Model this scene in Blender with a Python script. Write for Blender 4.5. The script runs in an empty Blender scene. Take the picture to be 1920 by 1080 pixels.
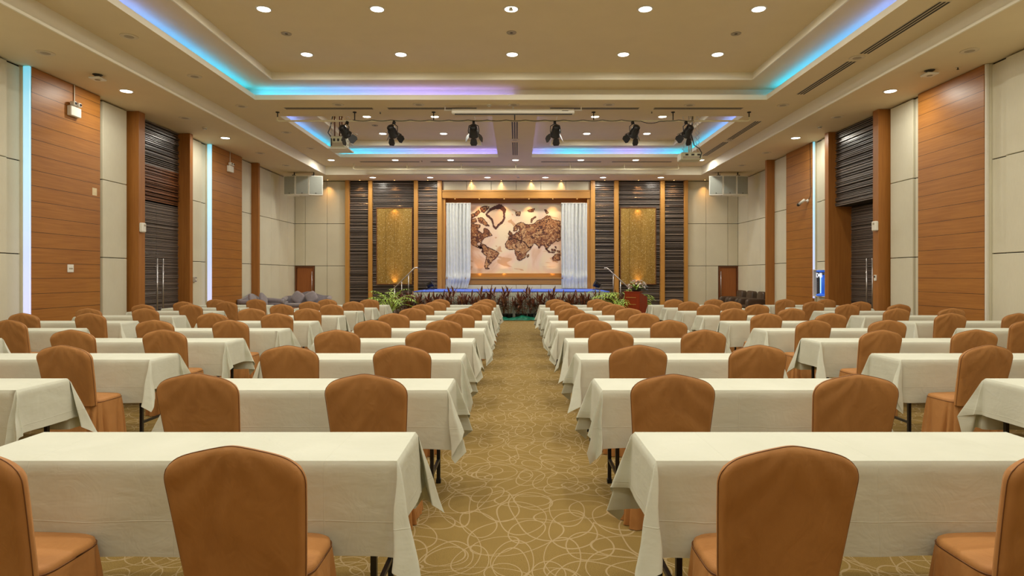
import bpy, math, random
from mathutils import Vector, Matrix, noise
random.seed(7)
S = bpy.context.scene
COL = S.collection
PI = math.pi
F = 1150.0
HC = 1.52
PX, PY = 969.0, 517.0

# ------------------------------------------------------------------ camera, world, exposure
cd = bpy.data.cameras.new('camera'); cam = bpy.data.objects.new('camera', cd); COL.objects.link(cam)
cam.location = (0, 0, HC); cam.rotation_euler = (PI/2, 0, 0)
cd.sensor_width = 36; cd.lens = 36*F/1920; cd.shift_x = -9/1920; cd.shift_y = -23/1920
cd.clip_start = .05; cd.clip_end = 200
S.camera = cam
w = bpy.data.worlds.new('world'); S.world = w; w.use_nodes = True
w.node_tree.nodes['Background'].inputs[0].default_value = (.02, .02, .025, 1)
w.node_tree.nodes['Background'].inputs[1].default_value = .2
S.view_settings.view_transform = 'Standard'; S.view_settings.look = 'None'
S.view_settings.exposure = -0.20; S.view_settings.gamma = 1
S.view_settings.use_curve_mapping = False
S.cycles.max_bounces = 7; S.cycles.diffuse_bounces = 5; S.cycles.glossy_bounces = 3
S.cycles.sample_clamp_indirect = 4
K_DOWN = 33.0          # watts of one ceiling downlight
C_DOWN = (1.0, .965, .84)
C_WARM = (1.0, .50, .16)

# ------------------------------------------------------------------ helpers
def X_at(px, Y): return (px-PX)*Y/F
def Z_at(py, Y): return HC+(PY-py)*Y/F

def tag(o, label=None, cat=None, group=None, kind=None):
    if label: o['label'] = label
    if cat: o['category'] = cat
    if group: o['group'] = group
    if kind: o['kind'] = kind
    return o
def empty(name, loc=(0, 0, 0), rz=0, label=None, cat=None, group=None, kind=None):
    o = bpy.data.objects.new(name, None); COL.objects.link(o)
    o.location = loc; o.rotation_euler = (0, 0, rz); o.empty_display_size = .1
    return tag(o, label, cat, group, kind)

class MB:
    def __init__(s): s.v = []; s.f = []; s.m = []; s.sm = []
    def add(s, vs, fs, mi=0, smooth=False, mat=None):
        b = len(s.v)
        if mat is not None: vs = [mat @ Vector(v) for v in vs]
        s.v += [tuple(v) for v in vs]
        for f in fs: s.f.append([b+i for i in f]); s.m.append(mi); s.sm.append(smooth)
    def box(s, x0, x1, y0, y1, z0, z1, mi=0, mat=None):
        vs = [(x0,y0,z0),(x1,y0,z0),(x1,y1,z0),(x0,y1,z0),(x0,y0,z1),(x1,y0,z1),(x1,y1,z1),(x0,y1,z1)]
        s.add(vs, [(0,3,2,1),(4,5,6,7),(0,1,5,4),(1,2,6,5),(2,3,7,6),(3,0,4,7)], mi, False, mat)
    def bbox(s, x0, x1, y0, y1, z0, z1, r=.005, mi=0, mat=None):
        # box with chamfered vertical + horizontal edges
        vs = []; 
        def ring(z, i): return [(x0+i,y0+r,z),(x0+r,y0+i,z),(x1-r,y0+i,z),(x1-i,y0+r,z),(x1-i,y1-r,z),(x1-r,y1-i,z),(x0+r,y1-i,z),(x0+i,y1-r,z)]
        rings = [[( x if abs(x-x0)>r*1.01 and abs(x-x1)>r*1.01 else (x0+r if abs(x-x0)<=r*1.01 else x1-r),
                    y if abs(y-y0)>r*1.01 and abs(y-y1)>r*1.01 else (y0+r if abs(y-y0)<=r*1.01 else y1-r), z0) for x,y,z in ring(z0,0)],
                 ring(z0+r,0), ring(z1-r,0),
                 [( x if abs(x-x0)>r*1.01 and abs(x-x1)>r*1.01 else (x0+r if abs(x-x0)<=r*1.01 else x1-r),
                    y if abs(y-y0)>r*1.01 and abs(y-y1)>r*1.01 else (y0+r if abs(y-y0)<=r*1.01 else y1-r), z1) for x,y,z in ring(z1,0)]]
        for q in rings: vs += q
        fs = []
        for k in range(3):
            for i in range(8):
                j = (i+1) % 8
                fs.append((k*8+i, k*8+j, k*8+8+j, k*8+8+i))
        fs.append(tuple(range(7,-1,-1))); fs.append(tuple(range(24,32)))
        s.add(vs, fs, mi, False, mat)
    def slat(s, lo, hi, wall, d, z0, z1, axis, n, mi=0):
        # a batten along x or y: proud of the wall plane by d on side n, with a sloped upper edge
        c = min(.014, (z1-z0)*.45); pr = [(wall, z0), (wall+n*d, z0), (wall+n*d, z1-c), (wall+n*max(0, d-c*.9), z1), (wall, z1)]
        mk = (lambda a, p: (a, p[0], p[1])) if axis == 'x' else (lambda a, p: (p[0], a, p[1]))
        vs = [mk(lo, p) for p in pr]+[mk(hi, p) for p in pr]
        s.add(vs, [(i, (i+1) % 5, 5+(i+1) % 5, 5+i) for i in range(5)]+[(4,3,2,1,0), (5,6,7,8,9)], mi)
    def quad(s, a, b, c, d, mi=0): s.add([a, b, c, d], [(0,1,2,3)], mi)
    def tube(s, pts, r, n=8, mi=0, cap=True, smooth=True, mat=None):
        pts = [Vector(p) for p in pts]; vs = []; fs = []
        rr = r if isinstance(r, (list, tuple)) else [r]*len(pts)
        up = None
        for i, p in enumerate(pts):
            t = (pts[min(i+1, len(pts)-1)]-pts[max(i-1, 0)]).normalized()
            if up is None:
                a = Vector((0,0,1)) if abs(t.z) < .9 else Vector((1,0,0))
                up = (a-t*a.dot(t)).normalized()
            else:
                up = (up-t*up.dot(t)).normalized()
            q = t.cross(up)
            for k in range(n):
                a = 2*PI*k/n
                vs.append(p+(up*math.cos(a)+q*math.sin(a))*rr[i])
        for i in range(len(pts)-1):
            for k in range(n):
                j = (k+1) % n
                fs.append((i*n+k, i*n+j, (i+1)*n+j, (i+1)*n+k))
        if cap:
            fs.append(tuple(range(n-1,-1,-1))); fs.append(tuple((len(pts)-1)*n+k for k in range(n)))
        s.add(vs, fs, mi, smooth, mat)
    def lathe(s, prof, n=20, mi=0, mat=None, smooth=True):
        vs = []; fs = []
        for r, z in prof:
            for k in range(n):
                a = 2*PI*k/n; vs.append((r*math.cos(a), r*math.sin(a), z))
        for i in range(len(prof)-1):
            for k in range(n):
                j = (k+1) % n
                fs.append((i*n+k, i*n+j, (i+1)*n+j, (i+1)*n+k))
        fs.append(tuple(range(n-1,-1,-1))); fs.append(tuple((len(prof)-1)*n+k for k in range(n)))
        s.add(vs, fs, mi, smooth, mat)
    def grid(s, rows, mi=0, smooth=True, closed=False, mat=None):
        n = len(rows[0]); vs = [p for r in rows for p in r]; fs = []
        for i in range(len(rows)-1):
            for k in range(n if closed else n-1):
                j = (k+1) % n
                fs.append((i*n+k, i*n+j, (i+1)*n+j, (i+1)*n+k))
        s.add(vs, fs, mi, smooth, mat)
    def mesh(s, name, mats):
        me = bpy.data.meshes.new(name); me.from_pydata(s.v, [], s.f); me.update()
        for m in (mats if isinstance(mats, (list, tuple)) else [mats]): me.materials.append(m)
        me.polygons.foreach_set('material_index', s.m)
        me.polygons.foreach_set('use_smooth', s.sm); me.update()
        return me
    def build(s, name, mats, parent=None, loc=None):
        o = bpy.data.objects.new(name, s.mesh(name, mats)); COL.objects.link(o)
        if parent: o.parent = parent
        if loc: o.location = loc
        return o

def copy_tree(o, parent=None):
    c = o.copy(); COL.objects.link(c); c.parent = parent
    for ch in list(o.children): copy_tree(ch, c)
    return c

# ------------------------------------------------------------------ materials
class Mat:
    def __init__(s, name, col=(.5,.5,.5), rough=.6, metal=0, spec=.5, sheen=0):
        s.m = bpy.data.materials.new(name); s.m.use_nodes = True; s.nt = s.m.node_tree
        s.b = s.nt.nodes['Principled BSDF']
        s.b.inputs['Base Color'].default_value = (*col, 1)
        s.b.inputs['Roughness'].default_value = rough; s.b.inputs['Metallic'].default_value = metal
        s.b.inputs['Specular IOR Level'].default_value = spec
        if sheen: s.b.inputs['Sheen Weight'].default_value = sheen
    def n(s, t, **kw):
        nd = s.nt.nodes.new(t)
        for k, v in kw.items():
            if k.startswith('i_'):
                key = k[2:]; key = int(key) if key.isdigit() else key.replace('_', ' ')
                nd.inputs[key].default_value = v
            else: setattr(nd, k, v)
        return nd
    def l(s, a, b): s.nt.links.new(a, b); return s
    def coord(s, kind='Object', scale=(1,1,1), rot=(0,0,0)):
        tc = s.n('ShaderNodeTexCoord'); mp = s.n('ShaderNodeMapping')
        mp.inputs['Scale'].default_value = scale; mp.inputs['Rotation'].default_value = rot
        s.l(tc.outputs[kind], mp.inputs[0]); return mp.outputs[0]
    def noise(s, vec, scale, detail=3, rough=.5, dist=0):
        nd = s.n('ShaderNodeTexNoise'); nd.inputs['Scale'].default_value = scale
        nd.inputs['Detail'].default_value = detail; nd.inputs['Roughness'].default_value = rough
        nd.inputs['Distortion'].default_value = dist
        s.l(vec, nd.inputs['Vector']); return nd.outputs['Fac']
    def ramp(s, fac, stops):
        r = s.n('ShaderNodeValToRGB'); e = r.color_ramp.elements
        while len(e) < len(stops): e.new(.5)
        for i, (p, c) in enumerate(stops): e[i].position = p; e[i].color = (*c, 1) if len(c) == 3 else c
        s.l(fac, r.inputs[0]); return r.outputs[0]
    def math(s, op, a, b=None, c=None, clamp=False):
        nd = s.n('ShaderNodeMath', operation=op, use_clamp=clamp)
        for i, v in enumerate((a, b, c)):
            if v is None: continue
            if hasattr(v, 'links') or hasattr(v, 'is_linked'): s.l(v, nd.inputs[i])
            else: nd.inputs[i].default_value = v
        return nd.outputs[0]
    def mix(s, fac, a, b, mode='MIX'):
        nd = s.n('ShaderNodeMix', data_type='RGBA', blend_type=mode)
        for i, v in ((0, fac), (6, a), (7, b)):
            if hasattr(v, 'is_linked'): s.l(v, nd.inputs[i])
            else: nd.inputs[i].default_value = v if i == 0 else (*v, 1)
        return nd.outputs[2]
    def col(s, out): s.l(out, s.b.inputs['Base Color']); return s
    def bump(s, h, strength=.3, dist=.01, prev=None):
        b = s.n('ShaderNodeBump'); b.inputs['Strength'].default_value = strength; b.inputs['Distance'].default_value = dist
        s.l(h, b.inputs['Height'])
        if prev is not None: s.l(prev, b.inputs['Normal'])
        s.l(b.outputs[0], s.b.inputs['Normal']); return b.outputs[0]
    def emit(s, col, strength):
        if hasattr(col, 'is_linked'): s.l(col, s.b.inputs['Emission Color'])
        else: s.b.inputs['Emission Color'].default_value = (*col, 1)
        s.b.inputs['Emission Strength'].default_value = strength; return s

M = {}
def simple(name, col, rough=.6, metal=0, spec=.5, var=.12, scale=8, sheen=0):
    a = Mat(name, col, rough, metal, spec, sheen)
    f = a.noise(a.coord(), scale, 4)
    a.col(a.ramp(f, [(.25, tuple(c*(1-var) for c in col)), (.75, tuple(min(1, c*(1+var)) for c in col))]))
    M[name] = a.m; return a
simple('ceiling_painted_light', (.86, .82, .68), .6, spec=.2, var=.02, scale=2)  # step faces, lips and mouldings: paler colour paints in the light they catch
simple('ceiling_paint', (.78, .665, .445), .7, spec=.2, var=.02, scale=2)
simple('white_paint', (.80, .77, .68), .5, var=.03)
simple('white_plastic', (.80, .78, .70), .35, var=.03)
simple('black_metal', (.012, .012, .013), .4, spec=.5, var=.2)
simple('dark_gap', (.02, .015, .01), .9, var=.1)
simple('steel', (.62, .61, .62), .28, metal=.9, var=.05)
simple('grille_grey', (.42, .36, .26), .6, var=.1, scale=60)
simple('slot_dark', (.035, .03, .022), .6)
simple('diffuser_metal', (.70, .62, .46), .5, var=.04)
simple('speaker_grey', (.36, .38, .34), .5, var=.05, scale=30)
simple('speaker_white', (.85, .84, .76), .4, var=.03)
simple('projector_body', (.62, .62, .45), .45, var=.05)
simple('pipe_paint', (.80, .74, .52), .4, metal=.0, var=.05)
simple('blue_carpet', (.07, .16, .78), .8, var=.15, scale=40)
simple('table_laminate', (.30, .22, .14), .4)
simple('grey_velvet', (.25, .22, .245), .65, var=.1, scale=12, sheen=.4)
simple('brown_leather', (.075, .045, .028), .35, var=.2, scale=10)
simple('leg_wood', (.20, .09, .03), .4)
simple('pot_black', (.02, .018, .015), .5)
simple('soil', (.05, .03, .02), .9)
simple('petal_white', (.85, .78, .76), .6, var=.1)
simple('petal_pink', (.70, .42, .45), .6, var=.2)
simple('leaf_blue', (.10, .18, .32), .5, var=.3)
simple('paper', (.75, .62, .38), .7)
simple('lens_glass', (.02, .02, .03), .08)

a = Mat('wall_fabric', rough=.85, spec=.2)
c = a.coord(); f = a.noise(c, 1.3, 3); g = a.noise(a.coord(scale=(90, 90, 3)), 3, 2)
base = a.ramp(f, [(.3, (.66, .625, .485)), (.7, (.71, .68, .535))])
a.col(a.mix(.15, base, a.ramp(g, [(.3, (.48, .41, .30)), (.7, (.78, .72, .58))])))
a.bump(g, .15, .002); M['fabric'] = a.m

def wood(name, c1, c2, axis, rough=.42, groove=None, gz=0):
    a = Mat(name, rough=rough, spec=.45)
    sc = {'x': (.35, 9, 9), 'y': (9, .35, 9), 'z': (9, 9, .35)}[axis]
    f = a.noise(a.coord(scale=sc), 3.5, 5, .6, .3); g = a.noise(a.coord(), .8, 2)
    col = a.ramp(f, [(.25, c1), (.5, tuple((p+q)/2 for p, q in zip(c1, c2))), (.78, c2)])
    col = a.mix(.22, col, a.ramp(g, [(.3, c1), (.7, c2)]))
    if groove:
        sp = a.n('ShaderNodeSeparateXYZ'); a.l(a.coord(), sp.inputs[0])
        d = a.math('FRACT', a.math('DIVIDE', a.math('ADD', sp.outputs['Z'], gz), groove))
        ln = a.math('LESS_THAN', d, .028)
        col = a.mix(ln, col, (.035, .012, .004))
        a.bump(a.math('SUBTRACT', 1.0, ln), .6, .006)
    a.col(col); M[name] = a.m
wood('wood_panel', (.27, .092, .014), (.46, .195, .036), 'y', groove=.293)
wood('wood_frame', (.27, .095, .016), (.43, .175, .035), 'z')
wood('wood_gold', (.42, .195, .040), (.60, .305, .072), 'z', .3)
wood('wood_gold_x', (.36, .165, .035), (.54, .265, .062), 'x', .3)
wood('door_wood', (.26, .075, .014), (.40, .135, .03), 'z')
wood('podium_wood', (.22, .022, .006), (.34, .045, .010), 'z', .25)
wood('slat_brown', (.10, .035, .012), (.24, .085, .03), 'y', .3)

a = Mat('slat_dark', rough=.30, spec=.6)
f = a.noise(a.coord(scale=(.02, .02, 9)), 2, 1)
a.col(a.ramp(f, [(.35, (.075, .058, .048)), (.65, (.19, .155, .135))])); M['slat'] = a.m

a = Mat('gold_mosaic', rough=.42, metal=.55, spec=.5)
c = a.coord()
v = a.n('ShaderNodeTexVoronoi'); v.inputs['Scale'].default_value = 42; a.l(c, v.inputs['Vector'])
sp = a.n('ShaderNodeSeparateColor'); a.l(v.outputs['Color'], sp.inputs[0])
b1 = a.ramp(sp.outputs[0], [(0, (.20, .115, .02)), (.6, (.42, .26, .06)), (.93, (.52, .35, .10)), (1, (.95, .85, .55))])
g = a.noise(a.coord(scale=(3, 3, .25)), 1.5, 3)
a.col(a.mix(.45, b1, a.ramp(g, [(.3, (.26, .15, .03)), (.7, (.52, .33, .085))]))); a.bump(sp.outputs[1], .3, .01); M['mosaic'] = a.m

# carpet: golden ground with pale looping lines
a = Mat('carpet', rough=.95, spec=.1)
c0 = a.coord()
wob = a.n('ShaderNodeTexNoise'); wob.inputs['Scale'].default_value = .9; wob.inputs['Detail'].default_value = 1; a.l(c0, wob.inputs['Vector'])
def warp(vec, amt):
    s1 = a.n('ShaderNodeVectorMath', operation='SUBTRACT'); a.l(wob.outputs['Color'], s1.inputs[0]); s1.inputs[1].default_value = (.5, .5, .5)
    s2 = a.n('ShaderNodeVectorMath', operation='SCALE'); a.l(s1.outputs[0], s2.inputs[0]); s2.inputs['Scale'].default_value = amt
    s3 = a.n('ShaderNodeVectorMath', operation='ADD'); a.l(vec, s3.inputs[0]); a.l(s2.outputs[0], s3.inputs[1]); return s3.outputs[0]
cw = warp(c0, .55)
lines = None
for k, (scale, rot, sx, rad) in enumerate([(2.1, .3, 1.25, .36), (1.6, 1.1, .8, .40), (2.7, 2.0, 1.1, .33), (1.3, 2.7, 1.25, .42), (2.0, .9, .75, .25), (2.5, 1.6, 1.35, .38)]):
    mp = a.n('ShaderNodeMapping'); mp.inputs['Scale'].default_value = (scale*sx, scale/sx, 0); mp.inputs['Rotation'].default_value = (0, 0, rot)
    mp.inputs['Location'].default_value = (k*3.7, k*1.9, 0); a.l(cw, mp.inputs[0])
    v = a.n('ShaderNodeTexVoronoi', voronoi_dimensions='2D'); v.inputs['Scale'].default_value = 1; v.inputs['Randomness'].default_value = .45
    a.l(mp.outputs[0], v.inputs['Vector'])
    d = a.math('ABSOLUTE', a.math('SUBTRACT', v.outputs['Distance'], rad))
    ln = a.math('LESS_THAN', d, .0040*scale)
    lines = ln if lines is None else a.math('MAXIMUM', lines, ln)
sp = a.noise(c0, 260, 2, .7); big = a.noise(c0, .7, 2)
ground = a.ramp(sp, [(.34, (.07, .045, .012)), (.47, (.26, .170, .050)), (.7, (.38, .265, .095))])
ground = a.mix(.3, ground, a.ramp(big, [(.3, (.20, .13, .038)), (.7, (.32, .215, .07))]))
a.col(a.mix(a.math('MULTIPLY', lines, .62), ground, (.47, .36, .21)))
a.bump(sp, .5, .004); M['carpet'] = a.m

# tablecloth
a = Mat('tablecloth', rough=.8, spec=.15)
oi = a.n('ShaderNodeObjectInfo'); c = a.coord()
ad = a.n('ShaderNodeVectorMath', operation='ADD'); a.l(c, ad.inputs[0])
cm = a.n('ShaderNodeCombineXYZ'); a.l(a.math('MULTIPLY', oi.outputs['Random'], 37.0), cm.inputs[0]); a.l(a.math('MULTIPLY', oi.outputs['Random'], 11.0), cm.inputs[2]); a.l(cm.outputs[0], ad.inputs[1])
n1 = a.noise(ad.outputs[0], 2.2, 3, .5, .6); n2 = a.noise(ad.outputs[0], 7, 3, .6, 1.2)
a.col(a.ramp(n1, [(.3, (.60, .61, .51)), (.7, (.66, .67, .57))]))
se = a.n('ShaderNodeSeparateXYZ'); a.l(c, se.inputs[0])
def crease(val, period, off, w=.004):
    d = a.math('ABSOLUTE', a.math('SUBTRACT', a.math('FRACT', a.math('ADD', a.math('DIVIDE', val, period), off)), .5))
    return a.math('SUBTRACT', 1.0, a.math('DIVIDE', d, w/period), clamp=True)
wv = a.math('MULTIPLY', a.math('SUBTRACT', n1, .5), .03)
cr = a.math('MAXIMUM', crease(a.math('ADD', se.outputs['X'], wv), .61, .5), crease(a.math('ADD', se.outputs['Z'], wv), .42, .28, .003))
n3 = a.noise(a.coord(scale=(1, 1, 3.2), rot=(.3, .5, .2)), 3.2, 3, .6, .3); b0 = a.bump(n1, .25, .04); b0 = a.bump(n3, .15, .02, b0); b1 = a.bump(n2, .22, .012, b0); a.bump(a.math('MULTIPLY', cr, n2), .32, .006, b1); M['cloth'] = a.m

# chair fabric
a = Mat('chair_satin', rough=.55, spec=.25, sheen=.08)
a.b.inputs['Sheen Tint'].default_value = (1, .6, .3, 1)
oi = a.n('ShaderNodeObjectInfo'); c = a.coord(scale=(1, 1, .6))
ad = a.n('ShaderNodeVectorMath', operation='ADD'); a.l(c, ad.inputs[0])
cm = a.n('ShaderNodeCombineXYZ'); a.l(a.math('MULTIPLY', oi.outputs['Random'], 29.0), cm.inputs[0]); a.l(a.math('MULTIPLY', oi.outputs['Random'], 17.0), cm.inputs[1]); a.l(cm.outputs[0], ad.inputs[1])
n1 = a.noise(ad.outputs[0], 5, 3, .5, .8)
a.col(a.ramp(n1, [(.3, (.39, .175, .054)), (.7, (.47, .22, .072))])); b0 = a.bump(n1, .5, .03); a.bump(a.noise(ad.outputs[0], 14, 3, .5, 1.5), .25, .01, b0)
M['satin'] = a.m
simple('piping_dark', (.19, .075, .024), .6)

a = Mat('pleat_skirt', rough=.8); f = a.noise(a.coord(scale=(14, 14, .4)), 2, 2)
a.col(a.ramp(f, [(.3, (.62, .68, .58)), (.7, (.76, .80, .70))])); M['skirt'] = a.m
a = Mat('curtain_white', rough=.7, sheen=.3); f = a.noise(a.coord(), 9, 3)
a.col(a.ramp(f, [(.3, (.66, .68, .65)), (.7, (.74, .76, .71))])); a.bump(f, .2, .01); M['curtain'] = a.m
a = Mat('green_cloth', rough=.4, spec=.6); f = a.noise(a.coord(), 5, 3, .6, 1)
a.col(a.ramp(f, [(.3, (.005, .12, .07)), (.7, (.02, .32, .19))])); a.bump(f, .6, .04); M['green'] = a.m
a = Mat('map_ground', rough=.75)
c = a.coord(); f = a.noise(c, .9, 4, .5, 1.0); g = a.noise(a.coord(scale=(.5, 1, 1.2)), 2.0, 3, .5, 1.2)
b1 = a.ramp(f, [(.32, (.62, .40, .24)), (.45, (.74, .56, .40)), (.6, (.74, .64, .42))])
a.col(a.mix(a.ramp(g, [(.60, (0,0,0)), (.64, (1,1,1))]), b1, (.55, .34, .18))); M['map_ground'] = a.m
a = Mat('map_land', rough=.7)
c = a.coord(); v = a.n('ShaderNodeTexVoronoi', feature='DISTANCE_TO_EDGE'); v.inputs['Scale'].default_value = 11
wn = a.n('ShaderNodeTexNoise'); wn.inputs['Scale'].default_value = 6; a.l(c, wn.inputs['Vector'])
mxv = a.n('ShaderNodeVectorMath', operation='ADD'); a.l(c, mxv.inputs[0]); a.l(wn.outputs['Color'], mxv.inputs[1]); a.l(mxv.outputs[0], v.inputs['Vector'])
f = a.noise(c, 9, 4, .65, 1.4)
vc = a.n('ShaderNodeTexVoronoi'); vc.inputs['Scale'].default_value = 5.5; a.l(mxv.outputs[0], vc.inputs['Vector'])
sc_ = a.n('ShaderNodeSeparateColor'); a.l(vc.outputs['Color'], sc_.inputs[0])
b1 = a.ramp(a.math('ADD', a.math('MULTIPLY', sc_.outputs[0], .6), a.math('MULTIPLY', f, .4)), [(.25, (.08, .022, .010)), (.40, (.24, .085, .03)), (.55, (.42, .19, .065)), (.72, (.62, .38, .17))])
a.col(a.mix(a.ramp(v.outputs['Distance'], [(.04, (1,1,1)), (.07, (0,0,0))]), b1, (.04, .014, .010))); M['map_land'] = a.m
simple('map_outline', (.075, .022, .012), .7, var=.3)
simple('map_pale', (.68, .47, .29), .75, var=.08, scale=3)
a = Mat('leaf_green', rough=.45); f = a.noise(a.coord(), 6, 2)
a.col(a.ramp(f, [(.3, (.22, .38, .04)), (.7, (.55, .75, .12))])); M['leaf_green'] = a.m
a = Mat('leaf_maroon', rough=.4); f = a.noise(a.coord(), 5, 3)
a.col(a.ramp(f, [(.3, (.07, .028, .018)), (.5, (.18, .060, .040)), (.62, (.30, .15, .07)), (.75, (.16, .17, .05))])); M['leaf_maroon'] = a.m
def glow(name, col, s):
    a = Mat(name, col, .5); a.emit(col, s); M[name] = a.m
glow('lamp_lens', (1, .93, .80), 9)
glow('warm_lens', (1, .6, .22), 5)
glow('blue_glow', (.03, .14, .7), .55)
glow('cyan_glow', (.45, .8, 1), 1.4)
glow('screen_text', (.8, .85, .9), .9)
a = Mat('led_tube', (.8, .8, .8), .5); tc = a.n('ShaderNodeTexCoord'); se = a.n('ShaderNodeSeparateXYZ'); a.l(tc.outputs['Object'], se.inputs[0])
cc = a.ramp(a.math('DIVIDE', se.outputs['Z'], 5.5), [(0, (.60, .58, 1)), (.35, (.36, .56, 1)), (.62, (.22, .70, 1)), (1, (.06, .68, .95))])
a.emit(cc, .85); M['led_tube'] = a.m
a = Mat('cove_led', (.8, .8, .8), .5); at = a.n('ShaderNodeAttribute', attribute_name='led'); a.emit(at.outputs['Color'], 27); M['cove_led'] = a.m
K_COVE = 20

# ------------------------------------------------------------------ structure
XLW, XRW, YB = -9.28, 8.80, 25.5
Z0, Z2, ZL, Z3, Z4 = 5.47, 5.81, 5.93, 6.12, 6.30
fl = MB(); fl.quad((-10.2,-5.2,0),(10.2,-5.2,0),(10.2,26.6,0),(-10.2,26.6,0))
tag(fl.build('floor', M['carpet']), 'golden brown carpet with pale looping line pattern', 'carpet', kind='structure')

ce = MB()
def hquad(x0, x1, y0, y1, z): 
    if x1 > x0 and y1 > y0: ce.quad((x0,y0,z),(x0,y1,z),(x1,y1,z),(x1,y0,z))
def vring(x0, x1, y0, y1, za, zb):
    for (p, q) in (((x0,y0),(x1,y0)),((x1,y0),(x1,y1)),((x1,y1),(x0,y1)),((x0,y1),(x0,y0))):
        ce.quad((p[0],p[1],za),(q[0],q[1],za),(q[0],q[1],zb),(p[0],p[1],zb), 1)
SX0, SX1, SY0, SY1 = -7.5, 7.25, -3.2, 24.03
hquad(-10.2, SX0, -5.2, 26.6, Z0); hquad(SX1, 10.2, -5.2, 26.6, Z0)
hquad(SX0, SX1, -5.2, SY0, Z0); hquad(SX0, SX1, SY1, 26.6, Z0)
vring(SX0, SX1, SY0, SY1, Z0, Z2)
# slim moulding at the foot of the step
for (x0, x1, y0, y1) in ((SX0, SX0+.035, SY0, SY1), (SX1-.035, SX1, SY0, SY1), (SX0, SX1, SY1-.035, SY1)):
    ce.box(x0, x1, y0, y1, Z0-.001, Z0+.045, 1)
TR = [(-6.38, 6.09, -1.5, 14.95), (-6.39, -.67, 16.5, 22.2), (.54, 6.09, 16.5, 22.2)]
hquad(SX0, TR[0][0], SY0, SY1, Z2); hquad(TR[0][1], SX1, SY0, SY1, Z2)
hquad(TR[0][0], TR[0][1], SY0, -1.5, Z2); hquad(TR[0][0], TR[0][1], 14.95, 16.5, Z2); hquad(TR[0][0], TR[0][1], 22.2, SY1, Z2)
hquad(-.67, .54, 16.5, 22.2, Z2)
def hring(o, i, z):
    ox0, ox1, oy0, oy1 = o; ix0, ix1, iy0, iy1 = i
    hquad(ox0, ix0, oy0, oy1, z); hquad(ix1, ox1, oy0, oy1, z); hquad(ix0, ix1, oy0, iy0, z); hquad(ix0, ix1, iy1, oy1, z)
for (x0, x1, y0, y1) in TR:
    C = (x0-.38, x1+.38, y0-.21, y1+.21); I = (x0+.61, x1-.54, y0+.54, y1-.54); O = (x0, x1, y0, y1)
    vring(*O, Z2, ZL); hring(C, O, ZL); vring(*C, ZL, Z3); hring(C, I, Z3); vring(*I, Z3, Z4)
    hquad(*I, Z4)
    for (a0, a1, b0, b1) in ((I[0], I[0]+.03, I[2], I[3]), (I[1]-.03, I[1], I[2], I[3]), (I[0], I[1], I[3]-.03, I[3])):
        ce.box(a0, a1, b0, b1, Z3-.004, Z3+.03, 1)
tag(ce.build('ceiling', [M['ceiling_paint'], M['ceiling_painted_light']]), 'cream plaster ceiling with recessed trays and stepped soffits', 'ceiling', kind='structure')
del C, I, O

def panels_x(mb, X, n, y0, y1, z0=0, seams=(1.93, 3.68), cols=(), th=.05, inset=()):
    """fabric panels on a side wall plane X, facing n (+1/-1 along x)"""
    ys = [y0, *cols, y1]; zs = [z0, *seams, Z0-.025]
    for i in range(len(ys)-1):
        back = .05 if i in inset else 0
        for k in range(len(zs)-1):
            xa, xb = X-n*back, X-n*(th+.02)
            mb.bbox(min(xa, xb), max(xa, xb), ys[i]+.006, ys[i+1]-.006, zs[k]+.008, zs[k+1]-.008, .008)

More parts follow.
